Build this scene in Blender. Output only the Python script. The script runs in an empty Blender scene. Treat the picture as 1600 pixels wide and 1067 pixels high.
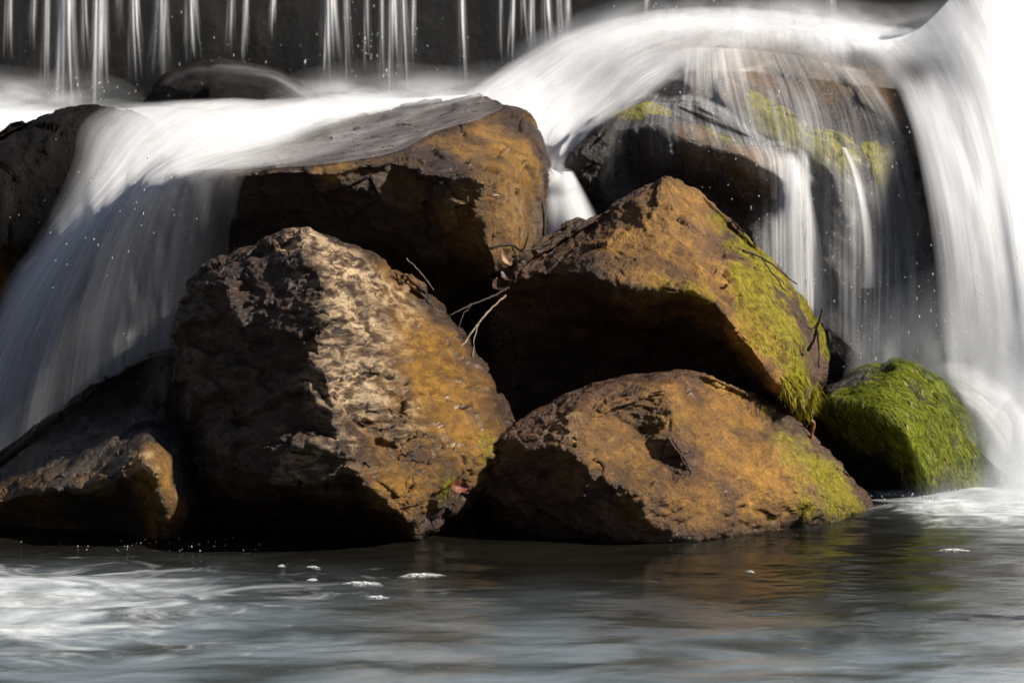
import bpy, bmesh, math, random
import numpy as np
from mathutils import Vector, Matrix
from mathutils.geometry import delaunay_2d_cdt
from mathutils.kdtree import KDTree

scene = bpy.context.scene
col = scene.collection
random.seed(7)

# ------------------------------------------------------------------ camera
CAM = Vector((0.0, -12.0, 2.4))
FPX = 4800.0                      # focal length in photo pixels (1600 wide)
PITCH = math.atan((533.5 + 100.0) / FPX)
cd = bpy.data.cameras.new("camera")
cam = bpy.data.objects.new("camera", cd)
col.objects.link(cam)
cd.sensor_width = 36.0
cd.lens = FPX / 1600.0 * 36.0
cd.clip_start = 0.1
cd.clip_end = 2000.0
cam.location = CAM
cam.rotation_euler = (math.pi / 2 - PITCH, 0, 0)
cd.dof.use_dof = True
cd.dof.focus_distance = 12.1
cd.dof.aperture_fstop = 3.2
scene.camera = cam

# ------------------------------------------------------------------ light
SUN_DIR = Vector((0.77, -0.16, 0.60)).normalized()      # towards the sun
elev = math.asin(SUN_DIR.z)
azim = math.atan2(SUN_DIR.x, SUN_DIR.y)
world = bpy.data.worlds.new("World")
scene.world = world
world.use_nodes = True
wn = world.node_tree
sky = wn.nodes.new("ShaderNodeTexSky")
sky.sky_type = 'NISHITA'
sky.sun_disc = False
sky.sun_elevation = elev
sky.sun_rotation = azim
bg = wn.nodes["Background"]
bg.inputs["Strength"].default_value = 0.05
wn.links.new(sky.outputs[0], bg.inputs["Color"])
sd = bpy.data.lights.new("sun", 'SUN')
sd.energy = 5.0
sd.angle = math.radians(0.5)
sd.color = (1.0, 0.92, 0.81)
sun = bpy.data.objects.new("sun", sd)
col.objects.link(sun)
sun.rotation_euler = SUN_DIR.to_track_quat('Z', 'Y').to_euler()
scene.view_settings.view_transform = 'Standard'
scene.view_settings.look = 'None'
scene.view_settings.gamma = 1.0
scene.view_settings.exposure = 0.58
scene.render.engine = 'CYCLES'
scene.cycles.use_denoising = True
scene.cycles.max_bounces = 10
scene.cycles.transparent_max_bounces = 48
scene.cycles.diffuse_bounces = 3
scene.cycles.sample_clamp_indirect = 4.0

# ------------------------------------------------------------------ helpers
cp, sp = math.cos(PITCH), math.sin(PITCH)


def pix(px, py, Y):
    """world point on the plane y = Y seen at photo pixel (px, py)"""
    a = (px - 800.0) / FPX
    b = (533.5 - py) / FPX
    dx, dy, dz = a, cp + b * sp, -sp + b * cp
    t = (Y - CAM.y) / dy
    return np.array((CAM.x + dx * t, Y, CAM.z + dz * t))


def project(P):
    d = P - np.array(CAM)
    depth = d[:, 1] * cp - d[:, 2] * sp
    up = d[:, 1] * sp + d[:, 2] * cp
    return 800 + FPX * d[:, 0] / depth, 533.5 - FPX * up / depth


def hash3(i, j, k, s):
    h = (i.astype(np.int64) * 374761393 + j.astype(np.int64) * 668265263 + k.astype(np.int64) * 2147483647 + s * 974634777) & 0xFFFFFFFF
    h = ((h ^ (h >> 13)) * 1274126177) & 0xFFFFFFFF
    h = (h ^ (h >> 16)) & 0xFFFFFFFF
    h = (h * 2246822519) & 0xFFFFFFFF
    h = h ^ (h >> 15)
    return (h & 0xFFFFFF) / float(0xFFFFFF)


def vnoise(P, s=0):
    I = np.floor(P)
    f = P - I
    I = I.astype(np.int64)
    w = f * f * f * (f * (f * 6 - 15) + 10)
    r = np.zeros(len(P))
    for a in (0, 1):
        for b in (0, 1):
            for c in (0, 1):
                wt = (w[:, 0] if a else 1 - w[:, 0]) * (w[:, 1] if b else 1 - w[:, 1]) * (w[:, 2] if c else 1 - w[:, 2])
                r += wt * hash3(I[:, 0] + a, I[:, 1] + b, I[:, 2] + c, s)
    return r * 2 - 1


ROTM = np.array(Matrix.Rotation(0.9, 3, Vector((0.3, 0.7, 0.5)).normalized()))


def fbm(P, octaves=4, s=0, gain=0.5, ridged=False):
    r = np.zeros(len(P)); a = 1.0; tot = 0
    for o in range(octaves):
        n = vnoise(P, s + o * 17)
        if ridged:
            n = 1 - 2 * np.abs(n)
        r += a * n; tot += a; a *= gain
        P = (P @ ROTM.T) * 2.03 + 3.7
    return r / tot


def chips(P, s=0):
    """faceted chips: every cell is a random tilted plane; also the distance to the cell border"""
    I = np.floor(P).astype(np.int64)
    n = len(P)
    d1 = np.full(n, 1e9); d2 = np.full(n, 1e9); val = np.zeros(n)
    for a in (-1, 0, 1):
        for b in (-1, 0, 1):
            for c in (-1, 0, 1):
                i, j, k = I[:, 0] + a, I[:, 1] + b, I[:, 2] + c
                q = np.stack([i + hash3(i, j, k, s), j + hash3(i, j, k, s + 1), k + hash3(i, j, k, s + 2)], 1)
                v = P - q
                d = np.sqrt((v * v).sum(1))
                nx = hash3(i, j, k, s + 3) - .5; ny = hash3(i, j, k, s + 4) - .5; nz = hash3(i, j, k, s + 5) - .5
                pv = (v[:, 0] * nx + v[:, 1] * ny + v[:, 2] * nz) * 1.3 + (hash3(i, j, k, s + 6) - .5) * 0.9
                m = d < d1
                d2 = np.where(m, d1, np.minimum(d2, d))
                val = np.where(m, pv, val)
                d1 = np.where(m, d, d1)
    return val, d2 - d1


def smoothstep(a, b, x):
    t = np.clip((x - a) / (b - a), 0, 1)
    return t * t * (3 - 2 * t)


def mesh_obj(name, V, F, mat=None, parent=None, smooth=True):
    V = np.asarray(V, dtype=np.float64)
    F = np.asarray(F, dtype=np.int32)
    me = bpy.data.meshes.new(name)
    nv, nf, k = len(V), len(F), F.shape[1]
    me.vertices.add(nv)
    me.vertices.foreach_set("co", V.astype(np.float32).ravel())
    me.loops.add(nf * k)
    me.loops.foreach_set("vertex_index", F.ravel())
    me.polygons.add(nf)
    me.polygons.foreach_set("loop_start", np.arange(0, nf * k, k, dtype=np.int32))
    me.polygons.foreach_set("loop_total", np.full(nf, k, dtype=np.int32))
    me.polygons.foreach_set("use_smooth", np.full(nf, smooth, dtype=bool))
    me.update(calc_edges=True)
    me.validate()
    if mat:
        me.materials.append(mat)
    o = bpy.data.objects.new(name, me)
    col.objects.link(o)
    if parent:
        o.parent = parent
    return o


def attr(o, name, data):
    data = np.asarray(data, dtype=np.float32)
    if data.ndim == 1:
        a = o.data.attributes.new(name, 'FLOAT', 'POINT')
        a.data.foreach_set("value", data)
    else:
        a = o.data.attributes.new(name, 'FLOAT_VECTOR', 'POINT')
        a.data.foreach_set("vector", data.ravel())


def tag(o, label=None, cat=None, group=None, kind=None):
    if label: o["label"] = label
    if cat: o["category"] = cat
    if group: o["group"] = group
    if kind: o["kind"] = kind
    return o


def empty(name, loc):
    o = bpy.data.objects.new(name, None)
    o.empty_display_size = 0.1
    o.location = loc
    col.objects.link(o)
    return o


# ------------------------------------------------------------------ materials
class NT:
    def __init__(self, name):
        self.m = bpy.data.materials.new(name)
        self.m.use_nodes = True
        self.t = self.m.node_tree
        self.t.nodes.clear()
        self.out = self.t.nodes.new("ShaderNodeOutputMaterial")

    def n(self, typ, ins=None, **props):
        nd = self.t.nodes.new("ShaderNode" + typ)
        for k, v in props.items():
            setattr(nd, k, v)
        if ins:
            for k, v in ins.items():
                self.set(nd, k, v)
        return nd

    def set(self, nd, k, v):
        s = nd.inputs[k]
        if isinstance(v, bpy.types.NodeSocket):
            self.t.links.new(v, s)
        elif isinstance(v, bpy.types.Node):
            self.t.links.new(v.outputs[0], s)
        else:
            s.default_value = v

    def math(self, op, a, b=None, c=None, clamp=False):
        nd = self.t.nodes.new("ShaderNodeMath"); nd.operation = op; nd.use_clamp = clamp
        self.set(nd, 0, a)
        if b is not None: self.set(nd, 1, b)
        if c is not None: self.set(nd, 2, c)
        return nd.outputs[0]

    def ramp(self, fac, a, b, lo=0.0, hi=1.0):
        nd = self.n("MapRange", {"Value": fac, "From Min": a, "From Max": b, "To Min": lo, "To Max": hi}, interpolation_type='SMOOTHSTEP')
        return nd.outputs[0]

    def mix(self, fac, a, b, blend='MIX'):
        nd = self.t.nodes.new("ShaderNodeMix"); nd.data_type = 'RGBA'; nd.blend_type = blend
        self.set(nd, 0, fac)
        for k, v in ((6, a), (7, b)):
            s = nd.inputs[k]
            if isinstance(v, (bpy.types.NodeSocket, bpy.types.Node)):
                self.set(nd, k, v)
            else:
                s.default_value = (*v, 1.0) if len(v) == 3 else v
        return nd.outputs[2]

    def attr(self, name, out="Fac"):
        nd = self.n("Attribute"); nd.attribute_name = name
        return nd.outputs[out]

    def noise(self, vec, scale, detail=4, rough=0.55, lac=2.0, dist=0.0):
        nd = self.n("TexNoise", {"Scale": scale, "Detail": detail, "Roughness": rough, "Lacunarity": lac, "Distortion": dist})
        if vec is not None: self.set(nd, "Vector", vec)
        return nd.outputs["Fac"]

    def surface(self, sh):
        self.t.links.new(sh if isinstance(sh, bpy.types.NodeSocket) else sh.outputs[0], self.out.inputs["Surface"])
        return self.m


def rock_material(name, dark, mid, light, stretch=(1, 1, 1), rot=(0, 0, 0), rough=0.62, coat=1.0, moss_a=(0.17, 0.125, 0.012), moss_b=(0.39, 0.335, 0.028)):
    T = NT(name)
    tc = T.n("TexCoord")
    mp = T.n("Mapping", {"Vector": tc.outputs["Object"], "Scale": stretch, "Rotation": rot})
    v = mp.outputs[0]
    n1 = T.noise(v, 3.0, 6, 0.6)
    n2 = T.noise(v, 14.0, 7, 0.65, dist=0.4)
    n3 = T.noise(v, 70.0, 5, 0.7)
    c = T.mix(T.ramp(n1, 0.28, 0.68), dark, mid)
    c = T.mix(T.math('MULTIPLY', T.ramp(n2, 0.48, 0.70), 0.8), c, light)
    c = T.mix(T.math('MULTIPLY', T.ramp(n3, 0.58, 0.40), 0.5), c, tuple(x * 0.6 for x in dark))
    # ochre film, pale stone, moss; ochre and pale brightened to paint in sunlit faces
    och = T.attr("ochre"); pale = T.attr("pale"); moss = T.attr("moss"); wet = T.attr("wet")
    oc = T.mix(T.ramp(n2, 0.30, 0.72), (0.25, 0.108, 0.012), (0.56, 0.29, 0.033))
    fo = T.math('MULTIPLY', och, T.ramp(T.math('ADD', n3, T.math('MULTIPLY', n2, 0.6)), 0.60, 0.92, 0.68, 1.0))
    c = T.mix(fo, c, oc)
    pc = T.mix(T.ramp(n2, 0.35, 0.65), (0.30, 0.16, 0.065), (0.88, 0.66, 0.40))
    fp = T.math('MULTIPLY', pale, T.ramp(n2, 0.40, 0.60, 0.10, 1.0))
    c = T.mix(fp, c, pc)
    nm = T.noise(tc.outputs["Object"], 38.0, 6, 0.7)
    mc = T.mix(T.ramp(nm, 0.35, 0.65), moss_a, moss_b)
    nl = T.noise(tc.outputs["Object"], 9.0, 5, 0.65)
    jit = T.math('ADD', T.math('MULTIPLY', T.math('SUBTRACT', nm, 0.5), 1.0), T.math('MULTIPLY', T.math('SUBTRACT', nl, 0.5), 2.4))
    fm = T.math('MULTIPLY', T.ramp(T.math('ADD', T.math('MULTIPLY', moss, 1.35), jit), 0.10, 1.25), T.ramp(moss, 0.0, 0.45, 0.0, 0.92))
    c = T.mix(fm, c, mc)
    gr = T.noise(v, 130.0, 4, 0.7)
    c = T.mix(T.math('MULTIPLY', T.ramp(gr, 0.52, 0.36), T.math('SUBTRACT', T.math('SUBTRACT', 0.42, T.math('MULTIPLY', fm, 0.3)), T.math('MULTIPLY', fp, 0.35))), c, tuple(x * 1.1 for x in dark))
    # dark speckles and pits
    vo = T.n("TexVoronoi", {"Vector": v, "Scale": 55.0, "Randomness": 1.0})
    pit = T.math('MULTIPLY', T.ramp(vo.outputs["Distance"], 0.22, 0.08), T.ramp(n2, 0.50, 0.60))
    c = T.mix(T.math('MULTIPLY', pit, 0.75), c, tuple(x * 0.3 for x in dark))
    # wet stone is darker and glossier
    c = T.mix(T.math('MULTIPLY', wet, 0.62), c, (0.0, 0.0, 0.0))
    rg = T.math('ADD', T.math('MULTIPLY', n3, 0.35), rough - 0.18)
    rg = T.math('MULTIPLY', rg, T.math('SUBTRACT', 1.0, T.math('MULTIPLY', wet, 0.55)))
    rg = T.math('ADD', rg, T.math('MULTIPLY', fm, 0.6), clamp=True)
    h = T.math('ADD', T.math('MULTIPLY', n2, 0.8), T.math('MULTIPLY', n3, 0.5))
    h = T.math('ADD', h, T.math('MULTIPLY', T.noise(v, 230.0, 3, 0.65), 0.24))
    h = T.math('SUBTRACT', h, T.math('MULTIPLY', pit, 0.5))
    bp = T.n("Bump", {"Height": h, "Strength": 1.0, "Distance": 0.024})
    b = T.n("BsdfPrincipled", {"Base Color": c, "Roughness": rg, "Normal": bp.outputs[0]})
    b.inputs["Specular IOR Level"].default_value = 0.5 if coat > 0 else 0.18
    T.set(b, "Coat Weight", T.math('MULTIPLY', T.math('SUBTRACT', 1.0, fm), T.ramp(n1, 0.35, 0.65, 0.15 * coat, 0.7 * coat)))
    b.inputs["Coat Roughness"].default_value = 0.16
    b.inputs["Coat IOR"].default_value = 1.33
    T.set(b, "Coat Normal", bp.outputs[0])
    return T.surface(b)


def plain_mat(name, c1, c2, scale=20, rough=0.7, bump=0.01, spec=0.4):
    T = NT(name)
    tc = T.n("TexCoord")
    n = T.noise(tc.outputs["Object"], scale, 6, 0.6)
    c = T.mix(T.ramp(n, 0.35, 0.65), c1, c2)
    bp = T.n("Bump", {"Height": n, "Strength": 0.6, "Distance": bump})
    b = T.n("BsdfPrincipled", {"Base Color": c, "Roughness": rough, "Normal": bp.outputs[0], "Specular IOR Level": spec})
    return T.surface(b)


def falling_water_mat(name, su=60.0, sv=0.9, lo=0.40, hi=0.68, base=0.25, tint=(0.94, 0.95, 0.97), bump=0.008):
    """aerated falling water: white scattering threads in clear air, streaked along the flow"""
    T = NT(name)
    flow = T.attr("flow", "Vector")
    dens = T.attr("dens")
    m1 = T.n("Mapping", {"Vector": flow, "Scale": (su, sv, 7.3)})
    m2 = T.n("Mapping", {"Vector": flow, "Scale": (su * 0.22, sv * 0.8, 5.1)})
    a = T.noise(m1.outputs[0], 1.0, 3, 0.6)
    b = T.noise(m2.outputs[0], 1.0, 2, 0.5)
    s = T.math('ADD', T.math('MULTIPLY', a, 0.5), T.math('MULTIPLY', b, 0.5))
    m3 = T.n("Mapping", {"Vector": flow, "Scale": (5.0, sv * 1.6, 3.7)})
    cl = T.noise(m3.outputs[0], 1.0, 4, 0.6, dist=0.3)
    st = T.math('MULTIPLY', T.ramp(s, lo, hi, base, 1.25), T.ramp(cl, 0.32, 0.68, 0.45, 1.25))
    # dense water is solid white; thin water breaks up into threads
    al = T.math('MULTIPLY', dens, T.math('ADD', T.math('MULTIPLY', st, T.math('SUBTRACT', 1.0, T.math('MULTIPLY', dens, 0.4))), T.math('MULTIPLY', dens, 0.4)), clamp=True)
    # the threads are round and full of bubbles, so they scatter light from above as well as from the front
    bp = T.n("Bump", {"Height": s, "Strength": 1.0, "Distance": bump})
    vm = T.n("VectorMath", {0: bp.outputs[0], 1: (0.0, 0.0, 1.1)}, operation='ADD')
    vn = T.n("VectorMath", {0: vm.outputs[0]}, operation='NORMALIZE')
    d = T.n("BsdfDiffuse", {"Color": (*tint, 1), "Normal": vn.outputs[0]})
    t = T.n("BsdfTranslucent", {"Color": (*tint, 1)})
    mx = T.n("MixShader", {0: 0.15, 1: d, 2: t})
    g = T.n("BsdfGlossy", {"Color": (1, 1, 1, 1), "Roughness": 0.35})
    mg = T.n("MixShader", {0: 0.04, 1: mx, 2: g})
    tr = T.n("BsdfTransparent")
    fin = T.n("MixShader", {0: al, 1: tr, 2: mg})
    return T.surface(fin)


# ------------------------------------------------------------------ rock builder
def loop_subdiv(V, F, smooth=True):
    n = len(V)
    E = np.concatenate([F[:, [0, 1]], F[:, [1, 2]], F[:, [2, 0]]])
    opp = np.concatenate([F[:, 2], F[:, 0], F[:, 1]])
    Es = np.sort(E, 1)
    key = Es[:, 0].astype(np.int64) * n + Es[:, 1]
    uk, inv = np.unique(key, return_inverse=True)
    a = (uk // n).astype(np.int64); b = (uk % n).astype(np.int64)
    mid = 0.5 * (V[a] + V[b])
    if smooth:
        os_ = np.zeros((len(uk), 3)); oc = np.zeros(len(uk))
        np.add.at(os_, inv, V[opp]); np.add.at(oc, inv, 1)
        mid = 0.375 * (V[a] + V[b]) + 0.25 * os_ / oc[:, None]
        val = np.zeros(n); sm = np.zeros((n, 3))
        np.add.at(val, a, 1); np.add.at(val, b, 1)
        np.add.at(sm, a, V[b]); np.add.at(sm, b, V[a])
        beta = np.where(val > 3, 3.0 / (8 * np.maximum(val, 1)), 3.0 / 16)
        V0 = V * (1 - val * beta)[:, None] + sm * beta[:, None]
    else:
        V0 = V
    m = inv.reshape(3, -1) + n
    m01, m12, m20 = m[0], m[1], m[2]
    F2 = np.concatenate([np.stack([F[:, 0], m01, m20], 1), np.stack([F[:, 1], m12, m01], 1),
                         np.stack([F[:, 2], m20, m12], 1), np.stack([m01, m12, m20], 1)])
    return np.concatenate([V0, mid]), F2


def vnormals(V, F):
    fn = np.cross(V[F[:, 1]] - V[F[:, 0]], V[F[:, 2]] - V[F[:, 0]])
    N = np.zeros_like(V)
    for k in range(3):
        np.add.at(N, F[:, k], fn)
    return N / (np.linalg.norm(N, axis=1)[:, None] + 1e-12)


ROCKS = {}


def boulder(name, label, outline, ridges, thick, mat, masks=(), level=5, sharp=0.45, seed=1,
            amp=(0.030, 0.022, 0.010, 0.0035), fs=(2.2, 5.5, 13.0, 45.0), aniso=None, category="boulder", wet=0.3, facets=70):
    # --- control cage: traced front with its own depths, rounded back
    pts = []; edges = []
    for p in outline:
        pts.append(p)
    n0 = len(outline)
    for i in range(n0):
        edges.append((i, (i + 1) % n0))
    for ln in ridges:
        s0 = len(pts)
        for p in ln:
            pts.append(p)
        for i in range(len(ln) - 1):
            edges.append((s0 + i, s0 + i + 1))
    v2 = [Vector((p[0], -p[1])) for p in pts]
    rv, re, rf, ov, oe, of = delaunay_2d_cdt(v2, edges, [], 1, 1e-4, True)
    P = []
    pa = np.array(pts, float)
    for i, v in enumerate(rv):
        if len(ov[i]):
            P.append(pix(*pts[ov[i][0]]))
        else:
            d = (pa[:, 0] - v.x) ** 2 + (pa[:, 1] + v.y) ** 2
            k = np.argsort(d)[:3]; w = 1 / (d[k] + 1)
            P.append(pix(v.x, -v.y, float((pa[k, 2] * w).sum() / w.sum())))
    F = [tuple(f) for f in rf if len(f) == 3]
    # border of the front = edges used once
    cnt = {}
    for f in F:
        for a, b in ((f[0], f[1]), (f[1], f[2]), (f[2], f[0])):
            cnt[(a, b)] = 1
    bor = {a: b for (a, b) in cnt if (b, a) not in cnt}
    st = next(iter(bor)); ring = [st]
    while bor[ring[-1]] != st:
        ring.append(bor[ring[-1]])
    R = np.array([P[i] for i in ring])
    ce = R.mean(0)
    prev = ring
    for sc_, push in ((0.90, 0.42), (0.55, 0.86)):
        base = len(P)
        for q in R:
            d = q - ce
            P.append(np.array((ce[0] + d[0] * sc_, q[1] * 0.6 + ce[1] * 0.4 + thick * push, ce[2] + d[2] * sc_)))
        cur = list(range(base, base + len(ring)))
        m = len(ring)
        for i in range(m):
            a, b = prev[i], prev[(i + 1) % m]
            c, d = cur[i], cur[(i + 1) % m]
            F.append((b, a, c)); F.append((b, c, d))
        prev = cur
    P.append(np.array((ce[0], ce[1] + thick, ce[2])))
    for i in range(len(prev)):
        F.append((prev[(i + 1) % len(prev)], prev[i], len(P) - 1))
    V = np.array(P); F = np.array(F, dtype=np.int64)
    used = np.unique(F)
    remap = -np.ones(len(V), dtype=np.int64); remap[used] = np.arange(len(used))
    V = V[used]; F = remap[F]
    vol = np.einsum('ij,ij->i', V[F[:, 0]], np.cross(V[F[:, 1]], V[F[:, 2]])).sum()
    if vol < 0:
        F = F[:, ::-1]
    # --- smooth cage that still passes through its control points
    n = len(V); C = V.copy()
    for it in range(5):
        A, G = loop_subdiv(C, F); A, G = loop_subdiv(A, G)
        C = C + 0.8 * (V - A[:n])
    A, G = loop_subdiv(C, F); A, G = loop_subdiv(A, G)
    B, G = loop_subdiv(V, F, False); B, G = loop_subdiv(B, G, False)
    V = A * (1 - sharp) + B * sharp
    F = G
    for k in range(level - 2):
        V, F = loop_subdiv(V, F, True)
    # --- knock flat facets off it
    rg = np.random.default_rng(seed)
    N = vnormals(V, F)
    rimw = smoothstep(0.12, 0.50, -N[:, 1])
    fr = np.nonzero(N[:, 1] < 0.2)[0]
    cut = np.zeros(len(V))
    for k in range(facets):
        c = rg.choice(fr)
        R_ = 0.07 + 0.16 * rg.random()
        h_ = R_ * rg.uniform(0.05, 0.12)
        nn = N[c] + rg.normal(0, 0.09, 3); nn /= np.linalg.norm(nn)
        dv = V - V[c]
        dist = np.sqrt((dv * dv).sum(1))
        pr = np.clip(dv @ nn + h_, 0, h_ * 2.0) * smoothstep(R_ * 1.7, R_ * 1.1, dist)
        cut = np.maximum(cut, pr)
    cut = np.minimum(cut, 0.034) * (0.25 + 0.75 * rimw)
    V = V - N * cut[:, None]
    # --- break the surface up
    Q = V.copy()
    if aniso is not None:
        Q = Q @ np.array(aniso).T
    off = seed * 7.31
    N = vnormals(V, F)
    V = V + N * (amp[0] * fbm(Q * fs[0] + off, 3, seed))[:, None]
    wq = Q + 0.05 * np.stack([fbm(Q * 4 + off, 2, seed + 3), fbm(Q * 4 + off + 9, 2, seed + 4), fbm(Q * 4 + off + 5, 2, seed + 5)], 1)
    c1, e1 = chips(wq * fs[1] + off, seed)
    N = vnormals(V, F)
    V = V + N * (amp[1] * c1 - amp[1] * 0.10 * smoothstep(0.10, 0.0, e1) )[:, None]
    c2, e2 = chips(wq * fs[2] + off, seed + 31)
    rn = fbm(Q * fs[2] * 0.8 + off, 4, seed + 51, ridged=True)
    N = vnormals(V, F)
    V = V + N * (amp[2] * (0.6 * c2 + 0.8 * rn))[:, None]
    N = vnormals(V, F)
    V = V + N * (amp[3] * fbm(Q * fs[3] + off, 4, seed + 71, gain=0.65))[:, None]
    N = vnormals(V, F)
    # --- masks: patches of moss / ochre film / pale stone / wetness around points of the surface
    PX, PY = project(V)
    ctr = V.mean(0)
    front = N[:, 1] < 0.35
    out = {k: np.zeros(len(V)) for k in ("moss", "ochre", "pale")}
    out["wet"] = np.full(len(V), float(wet))
    jitter = fbm(V * 6 + off, 4, seed + 91)
    for (kind, px, py, rad, stg) in masks:
        d = (PX - px) ** 2 + (PY - py) ** 2 + np.where(front, 0, 1e7)
        c = V[np.argmin(d)]
        r = rad * (c[1] - CAM.y) / FPX
        dist = np.linalg.norm(V - c, axis=1) / r + 0.75 * jitter
        w = smoothstep(1.5, 0.25, dist) * abs(stg)
        if stg > 0:
            out[kind] = np.maximum(out[kind], w)
        else:
            out[kind] = out[kind] * (1 - w)
    out["wet"] = np.maximum(out["wet"], 0.75 * smoothstep(0.11, 0.03, V[:, 2] + 0.03 * jitter))
    base = Vector((ctr[0], ctr[1], V[:, 2].min()))
    o = mesh_obj("rock", V - np.array(base), F, mat)
    for k, d in out.items():
        attr(o, k, d)
    o.name = name; o.data.name = name
    o.location = base
    tag(o, label, category)
    ROCKS[name] = dict(V=V, F=F, N=N, PX=PX, PY=PY, m=out, o=o, base=np.array(base))
    return o


# ------------------------------------------------------------------ the setting
WALL_Y = 4.6


def grid_sheet(x0, x1, y0, y1, nx, ny, zf):
    X, Y = np.meshgrid(np.linspace(x0, x1, nx), np.linspace(y0, y1, ny))
    Z = zf(X, Y)
    V = np.stack([X, Y, Z], -1).reshape(-1, 3)
    i = np.arange((ny - 1) * nx).reshape(ny - 1, nx)[:, :-1].ravel()
    F = np.stack([i, i + 1, i + nx + 1, i + nx], 1)
    return V, F


M_bed = plain_mat("riverbed_stone", (0.035, 0.030, 0.024), (0.075, 0.062, 0.045), 9, 0.7, 0.03)
M_soil = plain_mat("bank_soil", (0.03, 0.026, 0.018), (0.05, 0.055, 0.025), 4, 0.9, 0.05)


def bed_z(X, Y):
    p = np.stack([X.ravel() * 1.3, Y.ravel() * 1.3, X.ravel() * 0], 1)
    n = fbm(p, 4, 5).reshape(X.shape)
    low = -0.42 + 0.10 * n
    high = 1.28 + 0.10 * n
    t = smoothstep(2.3, 3.3, Y + 0.25 * n)
    sky_block_bank = smoothstep(5.0, 13.0, -X) * (7.0 + 1.2 * n) + smoothstep(8.0, 16.0, X) * (2.2 + .6 * n) + smoothstep(-15.0, -21.0, Y) * (8.0 + 1.5 * n)  # unseen high banks, left and behind the camera, added to cut sky light
    return low * (1 - t) + high * t + sky_block_bank


V, F = grid_sheet(-16, 16, -22, WALL_Y + 0.2, 220, 190, bed_z)
tag(mesh_obj("riverbed", V, F, M_bed), kind="structure")
V, F = grid_sheet(-900, 900, -900, 900, 60, 60, lambda X, Y: np.where((np.abs(X) < 20) & (np.abs(Y + 5) < 25), -1.6, 1.2 + 0 * X))
tag(mesh_obj("ground", V, F, M_soil), kind="structure")

# weir wall: dark wet concrete lifts with worn joints
T = NT("weir_concrete")
tc = T.n("TexCoord")
mp = T.n("Mapping", {"Vector": tc.outputs["Object"], "Scale": (5.0, 5.0, 0.5)})
n1 = T.noise(mp.outputs[0], 1.6, 6, 0.6)
n2 = T.noise(tc.outputs["Object"], 9.0, 6, 0.65)
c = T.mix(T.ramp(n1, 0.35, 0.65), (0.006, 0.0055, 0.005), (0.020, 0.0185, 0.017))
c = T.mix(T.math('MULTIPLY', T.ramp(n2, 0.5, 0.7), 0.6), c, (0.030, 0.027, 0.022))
bp = T.n("Bump", {"Height": n2, "Strength": 0.5, "Distance": 0.02})
M_wall = T.surface(T.n("BsdfPrincipled", {"Base Color": c, "Roughness": 0.55, "Normal": bp.outputs[0]}))
def wall_y(X, Z):
    q = np.stack([X.ravel() * 1.5, Z.ravel() * 0.8, X.ravel() * 0], 1)
    return (0.05 * fbm(q, 5, 41)).reshape(X.shape)


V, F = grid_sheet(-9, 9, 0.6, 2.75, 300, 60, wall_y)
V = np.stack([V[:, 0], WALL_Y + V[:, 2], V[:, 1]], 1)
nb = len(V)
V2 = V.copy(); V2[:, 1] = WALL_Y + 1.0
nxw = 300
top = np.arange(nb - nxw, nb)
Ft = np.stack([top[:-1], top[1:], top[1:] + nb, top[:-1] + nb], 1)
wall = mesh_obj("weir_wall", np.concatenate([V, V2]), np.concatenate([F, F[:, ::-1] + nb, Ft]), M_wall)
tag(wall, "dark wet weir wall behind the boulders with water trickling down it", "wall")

# ------------------------------------------------------------------ boulders
RED = ((0.022, 0.010, 0.0045), (0.090, 0.040, 0.015), (0.26, 0.125, 0.048))
M_big = rock_material("rock_big", *RED, stretch=(1.0, 1.0, 2.2), rot=(0, 0.5, 0), rough=0.46)
M_slab = rock_material("rock_slab", (0.020, 0.009, 0.0035), (0.080, 0.035, 0.010), (0.22, 0.10, 0.028), stretch=(1, 1, 1.6), rough=0.5)
M_mid = rock_material("rock_mid", (0.024, 0.010, 0.0035), (0.105, 0.043, 0.013), (0.27, 0.115, 0.034), rough=0.72)
M_front = rock_material("rock_front", (0.028, 0.012, 0.005), (0.125, 0.055, 0.019), (0.30, 0.14, 0.054), stretch=(1, 1, 1.3), rot=(0, 0.6, 0), rough=0.50)
M_grey = rock_material("rock_grey", (0.016, 0.011, 0.007), (0.055, 0.037, 0.022), (0.15, 0.095, 0.05), rough=0.5)
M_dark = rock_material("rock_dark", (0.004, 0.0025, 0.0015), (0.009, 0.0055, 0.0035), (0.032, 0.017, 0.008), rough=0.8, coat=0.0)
M_green = rock_material("rock_green", (0.014, 0.010, 0.007), (0.05, 0.035, 0.02), (0.09, 0.05, 0.025), rough=0.6,
                        moss_a=(0.06, 0.10, 0.012), moss_b=(0.30, 0.32, 0.026))
M_casc = rock_material("rock_cascade", (0.008, 0.005, 0.003), (0.032, 0.016, 0.008), (0.10, 0.045, 0.016), rough=0.45,
                       moss_a=(0.07, 0.085, 0.010), moss_b=(0.16, 0.17, 0.018))

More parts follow.
